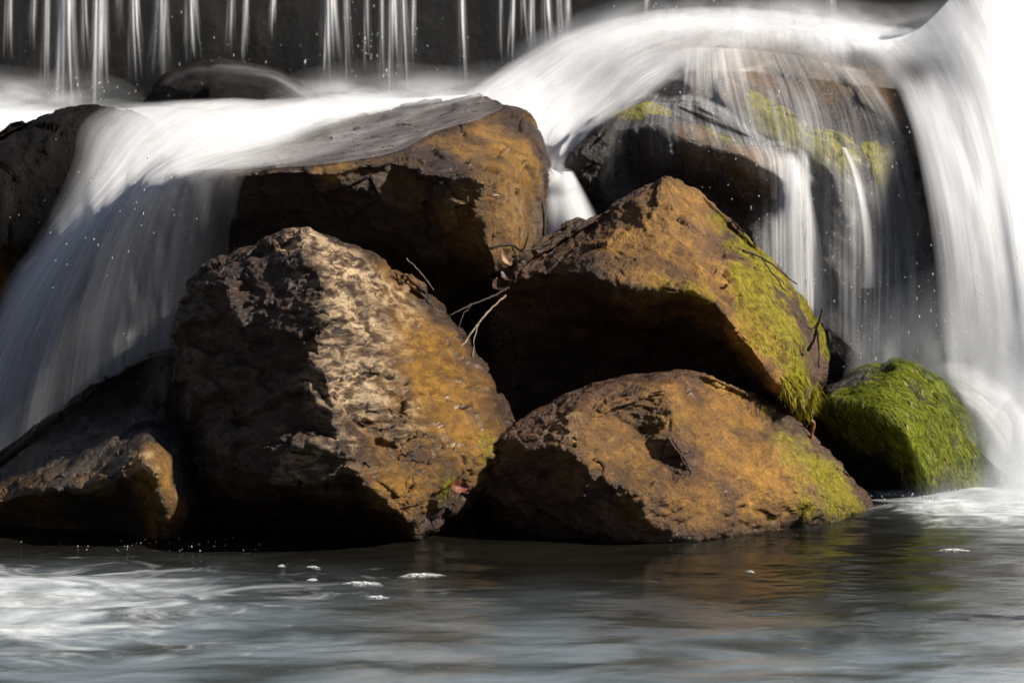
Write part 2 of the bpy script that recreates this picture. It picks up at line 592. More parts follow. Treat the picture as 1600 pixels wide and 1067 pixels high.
boulder("slab_boulder", "broad flat-topped boulder with thin water on top and golden right side", [
    (190, 350, 1.5), (205, 305, 1.5), (245, 268, 1.7), (330, 238, 1.9), (420, 214, 2.0), (490, 200, 2.1), (560, 180, 2.15),
    (640, 163, 2.2), (700, 156, 2.25), (754, 152, 2.25), (786, 168, 2.1), (822, 178, 1.95), (846, 212, 1.85), (858, 262, 1.75),
    (856, 320, 1.7), (848, 385, 1.65), (820, 450, 1.6), (740, 520, 1.6), (600, 560, 1.7), (400, 640, 1.7), (230, 660, 1.7), (182, 480, 1.6)],  # hidden lower left extended to block a sun spot on the left fall
    [[(252, 284, 1.16), (330, 268, 1.03), (425, 265, .96), (500, 265, .92), (560, 251, .95), (610, 252, 1.0)],
     [(610, 252, 1.0), (650, 262, .90), (735, 271, .84), (766, 288, .84), (772, 340, .90), (772, 400, .98)],
     [(610, 240, 1.12), (645, 228, 1.25), (690, 203, 1.45), (740, 190, 1.62), (790, 172, 1.9)],
     [(690, 245, 1.12), (745, 250, 1.16)],
     [(810, 240, 1.42), (815, 330, 1.32), (815, 400, 1.30)],
     [(560, 290, .98), (600, 310, .95), (640, 285, .98), (690, 320, .86)],
     [(350, 330, 1.12), (450, 330, 1.12), (560, 350, 1.06), (690, 390, .98)],
     [(300, 420, 1.35), (450, 430, 1.35), (600, 440, 1.35), (720, 460, 1.3)],
     [(345, 248, 1.6), (450, 228, 1.6), (560, 208, 1.65), (650, 188, 1.8), (720, 170, 1.9)]],
    0.8, M_slab, seed=3, sharp=0.8, wet=0.45, amp=(0.02, 0.020, 0.010, 0.0035), fs=(2.2, 5.5, 13, 45),
    masks=[("wet", 450, 235, 140, 1.0), ("wet", 600, 205, 110, 1.0), ("wet", 700, 175, 80, 1.0), ("ochre", 730, 230, 60, .8), ("ochre", 800, 230, 90, 1.0), ("ochre", 840, 240, 60, 1.0), ("ochre", 790, 300, 80, .9), ("ochre", 760, 380, 60, .5), ("ochre", 810, 330, 70, .9), ("ochre", 770, 260, 60, .8), ("ochre", 520, 268, 30, .8), ("ochre", 720, 330, 60, .55),
           ("ochre", 640, 300, 50, .4), ("moss", 790, 400, 30, .45), ("moss", 850, 300, 25, .4), ("ochre", 740, 395, 40, .5)])

boulder("tall_boulder", "tall angular boulder with dark left face and pale sunlit ridge, front centre-left", [
    (268, 560, .55), (271, 500, .55), (280, 452, .55), (312, 413, .55), (362, 390, .55), (420, 371, .5), (455, 362, .48), (484, 360, .45), (520, 374, .5),
    (560, 388, .55), (600, 412, .58), (645, 448, .6), (692, 484, .58), (722, 515, .55), (748, 550, .52), (778, 605, .5), (806, 668, .46),
    (800, 730, .4), (745, 772, .25), (700, 792, .1), (655, 815, .02), (640, 890, .35), (400, 900, .4), (300, 880, .5), (284, 800, .52), (276, 730, .5), (272, 640, .52)],
    [[(470, 385, .33), (495, 430, .18), (512, 490, .05), (492, 545, .0), (520, 610, -.10), (535, 680, -.17), (545, 735, -.22)],
     [(310, 740, .22), (370, 742, -.02), (440, 742, -.16), (500, 752, -.20), (545, 735, -.22), (580, 765, -.20), (635, 812, -.10), (655, 815, .02)],
     [(300, 800, .42), (380, 800, .32), (480, 800, .28), (570, 812, .20)],
     [(350, 440, .36), (340, 540, .28), (400, 560, .14), (340, 650, .20), (420, 660, .0), (430, 480, .17)],
     [(545, 640, -.06), (585, 672, -.02), (620, 720, -.02)],
     [(550, 665, -.12), (590, 712, -.14), (640, 765, -.10)],
     [(590, 470, .28), (600, 560, .10), (640, 640, .04), (690, 720, .0)],
     [(680, 540, .33), (720, 620, .26), (745, 690, .20)]],
    0.75, M_big, seed=11, sharp=0.85, wet=0.3, amp=(0.026, 0.030, 0.013, 0.005), fs=(2.4, 6.0, 14, 48),
    aniso=Matrix.Rotation(0.6, 3, 'Y') @ Matrix.Diagonal((0.8, 1.0, 1.7)),
    masks=[("pale", 545, 430, 75, 1.0), ("pale", 560, 500, 70, .9), ("pale", 550, 590, 75, .95), ("pale", 600, 640, 55, .6), ("pale", 480, 375, 40, .9), ("pale", 610, 470, 60, .7), ("pale", 470, 735, 45, .5),  # pale patches paint the sunlit ridge brighter
           ("pale", 540, 690, 40, .5), ("ochre", 660, 520, 80, .9), ("ochre", 690, 620, 100, 1.0), ("ochre", 740, 680, 80, 1.0), ("ochre", 640, 770, 70, .9), ("ochre", 620, 430, 50, .6), ("ochre", 600, 700, 60, .5),
           ("moss", 690, 500, 36, .75), ("moss", 650, 465, 25, .4), ("moss", 760, 700, 45, .42), ("moss", 700, 760, 40, .38)])

boulder("low_grey_boulder", "low dark grey boulder at the left edge with an orange broken corner", [
    (-90, 800, .8), (-60, 758, .72), (-10, 735, .72), (40, 700, .72), (92, 658, .72), (130, 624, .72), (152, 600, .72), (198, 570, .72), (240, 552, .72), (280, 548, .72),
    (330, 580, .72), (345, 700, .8), (340, 820, .6), (290, 880, .4), (200, 895, .3), (60, 895, .3), (-60, 890, .4)],
    [[(-50, 790, .35), (20, 775, .20), (90, 765, .08), (140, 762, .0), (190, 735, -.08), (225, 718, -.08), (245, 735, -.09)],
     [(245, 735, -.09), (262, 790, -.06), (252, 845, .05)],
     [(200, 765, .06), (230, 780, .02)],
     [(190, 800, .18), (215, 850, .16)],
     [(0, 830, .38), (80, 815, .32), (150, 810, .26)],
     [(80, 715, .45), (170, 680, .4), (250, 640, .45)], [(200, 610, .75), (290, 690, .45)]],
    0.7, M_grey, seed=21, sharp=0.7, wet=0.45,
    masks=[("ochre", 235, 750, 55, .9), ("ochre", 245, 820, 45, 1.0), ("ochre", 60, 790, 60, .5), ("ochre", 150, 740, 40, .4), ("pale", 225, 725, 28, .5), ("ochre", 0, 780, 40, .5)])

boulder("peaked_boulder", "peaked brown boulder with bright yellow-green moss down its right flank", [
    (1038, 274, 1.27), (1010, 284, 1.24), (960, 315, 1.22), (905, 354, 1.20), (862, 384, 1.17), (820, 410, 1.14), (784, 445, 1.12), (766, 500, 1.12), (764, 560, 1.17), (775, 640, 1.22),
    (800, 720, 1.37), (920, 760, 1.47), (1100, 760, 1.47), (1220, 730, 1.37), (1258, 690, 1.22), (1272, 640, 1.14), (1290, 600, 1.17), (1302, 560, 1.27), (1292, 520, 1.32), (1268, 478, 1.32),
    (1240, 438, 1.32), (1203, 402, 1.32), (1168, 376, 1.32), (1142, 358, 1.32), (1112, 325, 1.32), (1084, 292, 1.32), (1060, 276, 1.30)],
    [[(840, 425, 1.00), (880, 428, 0.88), (930, 410, 0.80), (955, 440, 0.72), (1010, 452, 0.66), (1065, 458, 0.62), (1125, 476, 0.58), (1165, 530, 0.56), (1195, 585, 0.57), (1245, 630, 0.67)],
     [(850, 520, 1.17), (960, 520, 1.12), (1050, 550, 1.10), (1130, 590, 1.06)],
     [(870, 640, 1.30), (1000, 660, 1.30), (1130, 650, 1.24), (1225, 668, 1.17)],
     [(1040, 300, 1.14), (1000, 350, 1.00), (960, 380, 0.90)],
     [(1085, 350, 1.02), (1095, 420, 0.78), (1140, 440, 0.74)],
     [(1150, 400, 1.00), (1200, 460, 0.92), (1240, 530, 0.84), (1262, 590, 0.84)]],
    0.6, M_mid, seed=33, sharp=0.75, wet=0.12, amp=(0.022, 0.018, 0.011, 0.006), fs=(2.2, 6.0, 15, 50),
    masks=[("ochre", 1040, 370, 100, .75), ("ochre", 1100, 420, 80, .9), ("ochre", 1080, 320, 60, .8), ("ochre", 1010, 430, 70, .7), ("ochre", 1180, 540, 60, 1.0), ("ochre", 1220, 600, 40, .8),
           ("moss", 1200, 415, 60, .9), ("moss", 1255, 475, 60, .95), ("moss", 1288, 555, 50, 1.0), ("moss", 1180, 480, 55, .6), ("moss", 1200, 530, 50, .6), ("moss", 1265, 600, 40, 1.0), ("moss", 1120, 350, 40, .4), ("moss", 1030, 445, 42, .36), ("moss", 1090, 450, 36, .45), ("moss", 1180, 440, 60, .85), ("moss", 1225, 500, 62, 1.0), ("moss", 1245, 570, 55, .95), ("moss", 1150, 385, 36, .6), ("moss", 1265, 630, 34, 1.0), ("moss", 1275, 530, 40, 1.0), ("moss", 1210, 560, 30, .6)])

boulder("rounded_boulder", "long rounded brown boulder at the waterline with green moss on its right end", [
    (735, 770, 0.29), (745, 724, 0.34), (776, 690, 0.36), (830, 655, 0.40), (882, 620, 0.44), (940, 598, 0.46), (1000, 587, 0.49), (1062, 577, 0.52), (1096, 578, 0.54), (1130, 598, 0.56),
    (1164, 622, 0.60), (1192, 622, 0.64), (1232, 652, 0.77), (1272, 688, 0.82), (1312, 730, 0.82), (1345, 764, 0.80), (1362, 792, 0.80), (1350, 820, 0.75), (1310, 880, 0.70), (1200, 915, 0.50),
    (1000, 930, 0.35), (840, 920, 0.35), (760, 880, 0.45), (738, 825, 0.48)],
    [[(790, 730, .22), (850, 690, .14), (900, 660, .15), (960, 630, .22), (1060, 602, .34)],
     [(900, 690, .06), (960, 740, -.02), (1020, 790, -.06), (1080, 830, .02)],
     [(960, 655, .26), (1000, 690, .17), (1045, 730, .10)],
     [(1010, 632, .30), (1050, 680, .12), (1085, 740, .04)],
     [(1090, 640, .34), (1120, 690, .24), (1150, 750, .16), (1180, 810, .20)],
     [(1170, 660, .46), (1220, 720, .36), (1260, 780, .34), (1290, 815, .44)],
     [(1290, 740, .56), (1320, 790, .52)],
     [(790, 800, .20), (860, 790, .08), (900, 830, .04), (980, 850, .04)]],
    0.55, M_front, seed=45, sharp=0.7, wet=0.15, amp=(0.022, 0.018, 0.012, 0.006), fs=(2.6, 6.5, 15, 48),
    aniso=Matrix.Rotation(0.8, 3, 'Y') @ Matrix.Diagonal((0.7, 1.0, 1.4)),
    masks=[("ochre", 950, 700, 80, .5), ("ochre", 1060, 630, 70, .7), ("ochre", 1130, 700, 90, .9), ("ochre", 1200, 740, 90, 1.0), ("ochre", 1080, 790, 70, .7), ("ochre", 1150, 640, 60, .9), ("ochre", 1000, 780, 60, .5), ("pale", 870, 665, 30, .35), ("pale", 1075, 710, 22, .3),
           ("moss", 1310, 765, 80, .8), ("moss", 1260, 720, 85, .5), ("moss", 1210, 740, 100, .28), ("moss", 1290, 750, 46, .95), ("moss", 1240, 690, 36, .6), ("moss", 1260, 800, 30, .6), ("moss", 1335, 790, 36, 1.0), ("moss", 1190, 635, 20, .4), ("ochre", 900, 720, 50, .35)])

boulder("green_boulder", "low boulder covered in bright green algae beside the right fall", [
    (1262, 700, 1.45), (1264, 645, 1.45), (1282, 610, 1.5), (1322, 590, 1.52), (1362, 575, 1.55), (1402, 567, 1.55), (1442, 580, 1.55), (1480, 605, 1.55), (1525, 640, 1.55), (1556, 685, 1.5),
    (1578, 740, 1.45), (1592, 795, 1.35), (1560, 840, 1.3), (1450, 850, 1.25), (1300, 840, 1.35), (1262, 790, 1.45)],
    [[(1290, 632, 1.25), (1340, 640, 1.10), (1380, 655, 1.0), (1410, 680, .96), (1425, 730, .98), (1440, 790, 1.05)],
     [(1300, 720, 1.35), (1360, 730, 1.28), (1400, 760, 1.22)],
     [(1395, 600, 1.3), (1450, 650, 1.18), (1490, 720, 1.15), (1520, 780, 1.2)]],
    0.5, M_green, seed=57, facets=30, sharp=0.5, wet=0.35, amp=(0.03, 0.02, 0.012, 0.006),
    masks=[("moss", 1400, 572, 50, 1.0), ("moss", 1350, 582, 50, 1.0), ("moss", 1450, 592, 60, 1.0), ("moss", 1520, 670, 90, 1.0), ("moss", 1550, 740, 70, 1.0), ("moss", 1390, 610, 80, 1.0), ("moss", 1330, 620, 55, 1.0), ("moss", 1410, 680, 40, 1.0), ("moss", 1460, 660, 80, 1.0), ("moss", 1500, 740, 80, .9), ("moss", 1440, 730, 30, .7), ("ochre", 1470, 720, 40, .8), ("ochre", 1400, 640, 25, .5), ("moss", 1290, 640, 30, .9)])

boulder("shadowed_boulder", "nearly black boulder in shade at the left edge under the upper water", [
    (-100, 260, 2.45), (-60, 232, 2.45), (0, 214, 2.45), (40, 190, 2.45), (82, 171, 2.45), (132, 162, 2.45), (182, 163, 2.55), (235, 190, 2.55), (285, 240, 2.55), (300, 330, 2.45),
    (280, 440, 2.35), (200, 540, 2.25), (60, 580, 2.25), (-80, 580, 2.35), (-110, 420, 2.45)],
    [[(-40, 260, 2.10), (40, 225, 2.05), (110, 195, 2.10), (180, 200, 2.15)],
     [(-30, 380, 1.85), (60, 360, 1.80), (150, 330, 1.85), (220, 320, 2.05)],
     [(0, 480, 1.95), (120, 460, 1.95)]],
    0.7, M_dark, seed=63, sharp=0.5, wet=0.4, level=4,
    masks=[("ochre", 0, 440, 50, .5), ("ochre", 100, 190, 40, .4)])

boulder("ledge_boulder", "dark wet boulder with a mossy brown rim below the upper cascade", [
    (864, 300, 2.0), (864, 244, 2.1), (890, 215, 2.15), (930, 186, 2.2), (984, 157, 2.25), (1040, 152, 2.3), (1092, 185, 2.3), (1150, 208, 2.25), (1205, 220, 2.2), (1245, 240, 2.15),
    (1256, 275, 2.1), (1250, 340, 2.1), (1260, 460, 2.1), (1200, 560, 2.1), (1020, 560, 2.1), (900, 460, 2.0), (880, 370, 2.0)],
    [[(900, 240, 1.85), (960, 195, 1.88), (1030, 185, 1.85), (1090, 215, 1.80), (1160, 235, 1.75), (1215, 250, 1.75), (1225, 285, 1.72)],
     [(930, 320, 1.98), (1010, 285, 1.95), (1100, 300, 1.93), (1180, 325, 1.88)],
     [(960, 440, 2.05), (1100, 430, 2.05), (1200, 430, 2.0)]],
    0.6, M_casc, seed=71, sharp=0.45, wet=0.5, level=5, amp=(0.02, 0.018, 0.010, 0.004),
    masks=[("moss", 1010, 165, 45, .65), ("moss", 1070, 185, 30, .6), ("ochre", 1190, 245, 60, .8), ("moss", 1130, 212, 40, .5), ("moss", 1235, 245, 30, .6), ("ochre", 1100, 215, 40, .5)])

boulder("cascade_boulder", "big domed brown boulder under thin sheets of water at upper right", [
    (880, 180, 3.2), (900, 130, 3.3), (950, 85, 3.4), (1020, 55, 3.5), (1110, 42, 3.55), (1220, 48, 3.55), (1330, 62, 3.5), (1420, 75, 3.45), (1480, 130, 3.3), (1520, 250, 3.1),
    (1530, 420, 2.9), (1530, 600, 2.7), (1480, 700, 2.6), (1250, 700, 2.6), (1080, 600, 2.8), (980, 420, 3.0), (900, 280, 3.1)],
    [[(960, 130, 3.0), (1060, 80, 3.1), (1160, 66, 3.15), (1260, 85, 3.1), (1340, 130, 2.95), (1385, 190, 2.8), (1420, 280, 2.65), (1440, 400, 2.55)],
     [(1040, 130, 2.75), (1100, 105, 2.75), (1160, 145, 2.65), (1215, 175, 2.58), (1290, 215, 2.5), (1375, 245, 2.5)],
     [(1130, 110, 2.95), (1230, 140, 2.9), (1310, 190, 2.78)],
     [(1080, 190, 2.6), (1180, 215, 2.5), (1280, 250, 2.4), (1370, 290, 2.45)],
     [(1050, 300, 2.6), (1200, 330, 2.5), (1320, 360, 2.35), (1420, 480, 2.4)],
     [(1150, 500, 2.5), (1300, 540, 2.25), (1420, 600, 2.3)]],
    0.6, M_casc, seed=83, sharp=0.4, wet=0.55, level=5, amp=(0.03, 0.022, 0.010, 0.004),
    masks=[("ochre", 1150, 90, 120, 0.54), ("ochre", 1350, 130, 80, 0.42), ("ochre", 1090, 60, 90, 0.54), ("ochre", 1200, 70, 90, 0.54), ("ochre", 1300, 110, 80, 0.48), ("ochre", 1420, 100, 70, 0.60), ("ochre", 1080, 120, 60, 0.54), ("ochre", 1150, 145, 50, 0.48),
           ("moss", 1230, 190, 65, 0.46), ("moss", 1300, 220, 58, 0.56), ("moss", 1370, 240, 52, 0.50), ("moss", 1180, 165, 52, 0.31)])

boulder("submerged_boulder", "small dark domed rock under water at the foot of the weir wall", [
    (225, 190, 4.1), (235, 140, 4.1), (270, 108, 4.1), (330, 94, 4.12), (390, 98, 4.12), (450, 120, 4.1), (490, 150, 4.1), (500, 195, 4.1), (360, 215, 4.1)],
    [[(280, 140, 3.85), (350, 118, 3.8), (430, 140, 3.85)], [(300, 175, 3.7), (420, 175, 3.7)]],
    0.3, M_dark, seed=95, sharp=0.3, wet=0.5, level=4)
# ------------------------------------------------------------------ where the rock surface is
from mathutils.bvhtree import BVHTree
BVHS = {k: BVHTree.FromPolygons(r["V"].tolist(), r["F"].tolist()) for k, r in ROCKS.items()}


def surf_y(px, py, fallback, rocks=None):
    d = (Vector(pix(px, py, 0.0)) - CAM).normalized()
    best = None
    for k in (rocks or BVHS):
        h = BVHS[k].ray_cast(CAM, d)
        if h[0] is not None and (best is None or h[0].y < best):
            best = h[0].y
    return best if best is not None and best < fallback + 1.2 else fallback


# ------------------------------------------------------------------ running water
def catmull(C, n):
    C = np.asarray(C, float)
    m = len(C)
    t = np.linspace(0, m - 1, n)
    i = np.minimum(t.astype(int), m - 2)
    f = (t - i)[:, None] if C.ndim == 2 else (t - i)[:, None, None]
    p0 = C[np.maximum(i - 1, 0)]; p1 = C[i]; p2 = C[i + 1]; p3 = C[np.minimum(i + 2, m - 1)]
    return 0.5 * (2 * p1 + (p2 - p0) * f + (2 * p0 - 5 * p1 + 4 * p2 - p3) * f * f + (3 * p1 - p0 - 3 * p2 + p3) * f ** 3)


def sheet(name, lines, mat, nu=60, nv=90, layers=3, gap=0.02, seed=1, drape=None, rocks=None, push=0.5, wob=0.01, densmul=1.0, sidefade=True, fade=0.12, parts=None, parent=None):
    """a body of falling water: streamlines (px, py, depth, density) lofted into a few layers of falling film"""
    n = max(len(l) for l in lines)
    L = np.array([catmull(l, n) if len(l) != n else np.array(l, float) for l in lines])     # nl, n, 4
    G = catmull(L, nu)                                  # nu, n, 4
    G = np.transpose(catmull(np.transpose(G, (1, 0, 2)), nv), (1, 0, 2))                     # nu, nv, 4
    Yg = G[:, :, 2].copy()
    if drape:
        H = np.array([[surf_y(G[i, j, 0], G[i, j, 1], Yg[i, j], rocks) for j in range(nv)] for i in range(nu)])
        Yg = np.minimum(H - drape, Yg + push)
        for it in range(5):
            S = np.pad(Yg, 1, mode='edge')
            A = (S[:-2, 1:-1] + S[2:, 1:-1] + S[1:-1, :-2] + S[1:-1, 2:]) / 4
            Yg = np.minimum(A, H - drape * 0.5)
    VV = []; FF = []; DD = []; UU = []
    for k in range(layers):
        P = np.array([[pix(G[i, j, 0], G[i, j, 1], Yg[i, j] - k * gap) for j in range(nv)] for i in range(nu)])
        q = P.reshape(-1, 3)
        nn = fbm(np.stack([q[:, 0] * 5, q[:, 1] * 2, q[:, 2] * 1.2 + k * 9 + seed], 1), 3, seed + k).reshape(nu, nv)
        P[:, :, 1] -= wob * (nn + 1)
        P[:, :, 2] += wob * 0.6 * nn
        du = np.linalg.norm(np.diff(P, axis=0), axis=2).mean(1)
        u = np.concatenate([[0], np.cumsum(du)])
        dv = np.linalg.norm(np.diff(P, axis=1), axis=2)
        v = np.concatenate([np.zeros((nu, 1)), np.cumsum(dv, axis=1)], 1)
        d = np.clip(G[:, :, 3], 0, 1) * densmul
        if sidefade:
            e = np.linspace(0, 1, nu)
            fd = smoothstep(0, fade, e) * smoothstep(1, 1 - fade, e)
            d = d * fd[:, None]
        VV.append(P.reshape(-1, 3)); DD.append(d.ravel())
        UU.append(np.stack([np.repeat(u[:, None], nv, 1), v, np.full((nu, nv), seed * 1.37 + k * 3.1)], -1).reshape(-1, 3))
        i = np.arange((nu - 1) * nv).reshape(nu - 1, nv)[:, :-1].ravel() + k * nu * nv
        FF.append(np.stack([i, i + nv, i + nv + 1, i + 1], 1))
    V = np.concatenate(VV); F = np.concatenate(FF); D = np.concatenate(DD); U = np.concatenate(UU)
    keep = D[F].max(1) > 0.012                          # no film where there is no water
    F = F[keep]
    used = np.unique(F); rm = -np.ones(len(V), int); rm[used] = np.arange(len(used))
    o = mesh_obj(name, V[used], rm[F], mat)
    attr(o, "dens", D[used]); attr(o, "flow", U[used])
    return o


M_fall = falling_water_mat("falling_water", su=34, sv=0.6, lo=0.34, hi=0.70)
M_thin = falling_water_mat("thin_falling_water", su=60, sv=0.9, lo=0.44, hi=0.70, base=0.04)
M_foam = falling_water_mat("rushing_water", su=16, sv=1.2, base=0.45)

# left fall: off the slab and down into the pool
tag(sheet("left_waterfall", [
    [(330, 152, 4.0, .0), (225, 158, 3.4, .25), (155, 166, 2.6, .4), (118, 195, 2.05, .3), (108, 250, 1.8, .2), (80, 320, 1.68, .18), (40, 390, 1.63, .22), (0, 450, 1.6, .3), (-30, 560, 1.58, .4), (-70, 720, 1.55, .3)],
    [(430, 152, 4.0, .0), (340, 167, 3.3, .55), (270, 190, 2.5, .65), (215, 240, 1.8, .6), (170, 295, 1.58, .68), (110, 365, 1.5, .58), (50, 455, 1.46, .42), (0, 560, 1.44, .34), (-30, 720, 1.4, .28)],
    [(540, 152, 4.0, .1), (440, 174, 3.2, .75), (360, 195, 2.4, .8), (285, 232, 1.8, .75), (215, 280, 1.46, .62), (150, 365, 1.38, .48), (95, 470, 1.34, .32), (50, 600, 1.32, .22), (30, 735, 1.3, .18)],
    [(640, 152, 3.8, .2), (560, 167, 3.0, .8), (470, 190, 2.2, .8), (370, 225, 1.6, .68), (275, 256, 1.25, .6), (205, 310, 1.2, .42), (150, 410, 1.2, .26), (110, 520, 1.2, .18), (90, 640, 1.2, .14), (80, 740, 1.2, .12)],
    [(740, 148, 3.6, .3), (660, 158, 2.6, .22), (560, 185, 1.95, .03), (440, 228, 1.35, .12), (335, 256, 1.06, .4), (262, 282, 1.02, .38), (215, 360, 1.05, .24), (185, 470, 1.07, .18), (170, 600, 1.08, .14), (165, 720, 1.08, .1)],
    [(760, 148, 3.0, .3), (700, 163, 2.1, .05), (610, 190, 1.7, .05), (490, 238, 1.2, .08), (390, 258, .97, .2), (310, 272, .94, .25), (280, 350, .97, .16), (265, 450, 1.0, .14), (255, 560, 1.0, .1), (250, 670, 1.0, .04)],
    [(770, 150, 2.9, 0), (720, 163, 2.1, 0), (640, 190, 1.7, 0), (540, 240, 1.2, 0), (440, 263, .95, .05), (400, 274, .90, .10), (385, 340, .88, .07), (380, 420, .88, .05), (378, 500, .88, .02), (375, 560, .88, 0)]],
    M_fall, nu=110, nv=120, layers=4, gap=0.022, seed=2, wob=0.028, fade=0.2, drape=0.03, push=0.0, rocks=["slab_boulder", "shadowed_boulder"]), kind="structure")

# white water between the weir and the boulders
def upper_z(X, Y):
    p = np.stack([X.ravel() * 1.6, Y.ravel() * 2.2, X.ravel() * 0], 1)
    return 1.525 + 0.055 * fbm(p, 4, 12).reshape(X.shape) + 0.05 * smoothstep(0.6, 2.0, X)


T = NT("white_water")
tc = T.n("TexCoord")
mp = T.n("Mapping", {"Vector": tc.outputs["Object"], "Scale": (1.2, 3.0, 1.0)})
nz = T.noise(mp.outputs[0], 2.6, 5, 0.6, dist=0.6)
f = T.math('MULTIPLY', T.attr("foam"), T.ramp(nz, 0.30, 0.55, 0.55, 1.1), clamp=True)
bp = T.n("Bump", {"Height": nz, "Strength": 0.3, "Distance": 0.03})
wb = T.n("BsdfPrincipled", {"Base Color": (0.03, 0.035, 0.035, 1), "Roughness": 0.12, "Normal": bp.outputs[0]})
wf = T.n("BsdfDiffuse", {"Color": (0.86, 0.88, 0.90, 1)})
M_white = T.surface(T.n("MixShader", {0: f, 1: wb, 2: wf}))
V, F = grid_sheet(-9, 9, 0.0, 1.0, 300, 70, lambda X, Y: X * 0)
yf = 2.35 + 1.55 * smoothstep(-0.35, 0.35, V[:, 0])
tt = V[:, 1].copy()
V[:, 1] = yf + tt * (WALL_Y + 0.1 - yf)
V[:, 2] = upper_z(V[:, 0], V[:, 1]) - 0.45 * smoothstep(0.16, 0.0, tt) ** 2
up = mesh_obj("upper_pool", V, F, M_white)
uf = 0.16 + 0.9 * smoothstep(4.3, 3.2, V[:, 1]) + 0.3 * fbm(V * 1.3, 3, 4) - 0.75 * np.exp(-((V[:, 0] + 1.75) / 0.6) ** 2) * smoothstep(2.7, 3.4, V[:, 1])
attr(up, "foam", np.clip(uf, 0, 1))
tag(up, kind="structure")

# the pool in front
def axis(a, b, lo, hi, dense, coarse):
    c1 = np.linspace(a, lo, coarse, endpoint=False); c2 = np.linspace(lo, hi, dense, endpoint=False); c3 = np.linspace(hi, b, coarse)
    return np.concatenate([c1, c2, c3])


xs = axis(-9, 9, -2.6, 2.6, 420, 40); ys = axis(-14, 3.4, -2.6, 1.6, 380, 30)
X, Y = np.meshgrid(xs, ys)
p = np.stack([X.ravel(), Y.ravel(), 0 * X.ravel()], 1)
Z = 0.012 * fbm(p * (1.1, 2.6, 1), 4, 3) + 0.005 * fbm(p * (3.0, 8.0, 1) + 4, 3, 8) + 0.0012 * fbm(p * (9.0, 22.0, 1) + 4, 3, 9)
near_left = np.exp(-(((p[:, 0] + 1.95) / 1.05) ** 2 + ((p[:, 1] + 1.15) / 0.95) ** 2))
near_right = np.exp(-(((p[:, 0] - 2.15) / 0.65) ** 2 + ((p[:, 1] - 1.0) / 0.55) ** 2))
Z = Z * (1 + 2.2 * near_left + 1.5 * near_right)
V = np.stack([p[:, 0], p[:, 1], Z], 1)
nx = len(xs)
i = np.arange((len(ys) - 1) * nx).reshape(-1, nx)[:, :-1].ravel()
F = np.stack([i, i + 1, i + nx + 1, i + nx], 1)
T = NT("pool_water")
tc = T.n("TexCoord")
mp = T.n("Mapping", {"Vector": tc.outputs["Object"], "Scale": (1.1, 2.2, 1.0), "Rotation": (0, 0, -0.10)})
n1 = T.noise(mp.outputs[0], 1.7, 4, 0.50, dist=0.5)
n2 = T.noise(mp.outputs[0], 9.0, 3, 0.5, dist=0.3)
milk = T.mix(T.ramp(n1, 0.30, 0.62), (0.080, 0.098, 0.100), (0.185, 0.225, 0.255))
milk = T.mix(T.math('SUBTRACT', 1.0, T.attr("air")), milk, (0.012, 0.011, 0.008))  # near-black colour by the boulders stands in for their dark reflection
bp = T.n("Bump", {"Height": n2, "Strength": 0.15, "Distance": 0.02})
wb = T.n("BsdfPrincipled", {"Base Color": milk, "Roughness": 0.12, "IOR": 1.33, "Normal": bp.outputs[0]})
tr = T.n("BsdfTransparent", {"Color": (0.50, 0.42, 0.24, 1)})
w2 = T.n("MixShader", {0: T.ramp(n1, 0.30, 0.6, 0.6, 0.9), 1: tr, 2: wb})
fo = T.attr("foam")
n4 = T.noise(T.n("Mapping", {"Vector": tc.outputs["Object"], "Scale": (1.0, 1.5, 1.0), "Rotation": (0, 0, -0.35)}).outputs[0], 2.8, 6, 0.6, dist=1.6)
f = T.ramp(T.math('ADD', fo, T.math('MULTIPLY', T.math('SUBTRACT', n4, 0.5), 1.9)), 0.30, 1.35)
f = T.math('MULTIPLY', f, T.ramp(n2, 0.25, 0.75, 0.6, 1.0), clamp=True)
wf = T.n("BsdfDiffuse", {"Color": (0.78, 0.82, 0.84, 1)})
M_pool = T.surface(T.n("MixShader", {0: f, 1: w2, 2: wf}))
pool = mesh_obj("pool_water", V, F, M_pool)
attr(pool, "foam", np.clip(0.92 * near_left * smoothstep(0.2, -0.5, p[:, 1]) + 1.3 * near_right, 0, 1.3))
# bubbles in the falls' outflow; also darkened by the boulders to paint in their reflection
air = smoothstep(-0.5, -2.1, p[:, 1] + 0.35 * fbm(p * (0.9, 1.6, 1), 3, 77)) + (near_left + near_right) * smoothstep(0.1, -0.9, p[:, 1] - 1.0 * (p[:, 0] > 1.2))
attr(pool, "air", np.clip(air, 0, 1))
tag(pool, kind="structure")

# right cascade
crest = [(860, 92), (950, 58), (1020, 42), (1100, 36), (1200, 40), (1300, 54), (1400, 66), (1460, 70), (1540, 50)]
tag(sheet("cascade_crest", [
    [(x, y - 26, 4.4, .0), (x, y - 14, 4.1, .45), (x, y, 3.7, .85), (x + (x - 1180) * .04, y + 18, 3.45, .45), (x + (x - 1180) * .08, y + 40, 3.3, .14), (x + (x - 1180) * .12, y + 75, 3.15, .05)] for x, y in crest],
    M_foam, nu=90, nv=40, layers=3, seed=5, drape=0.03, rocks=["cascade_boulder"]), kind="structure")

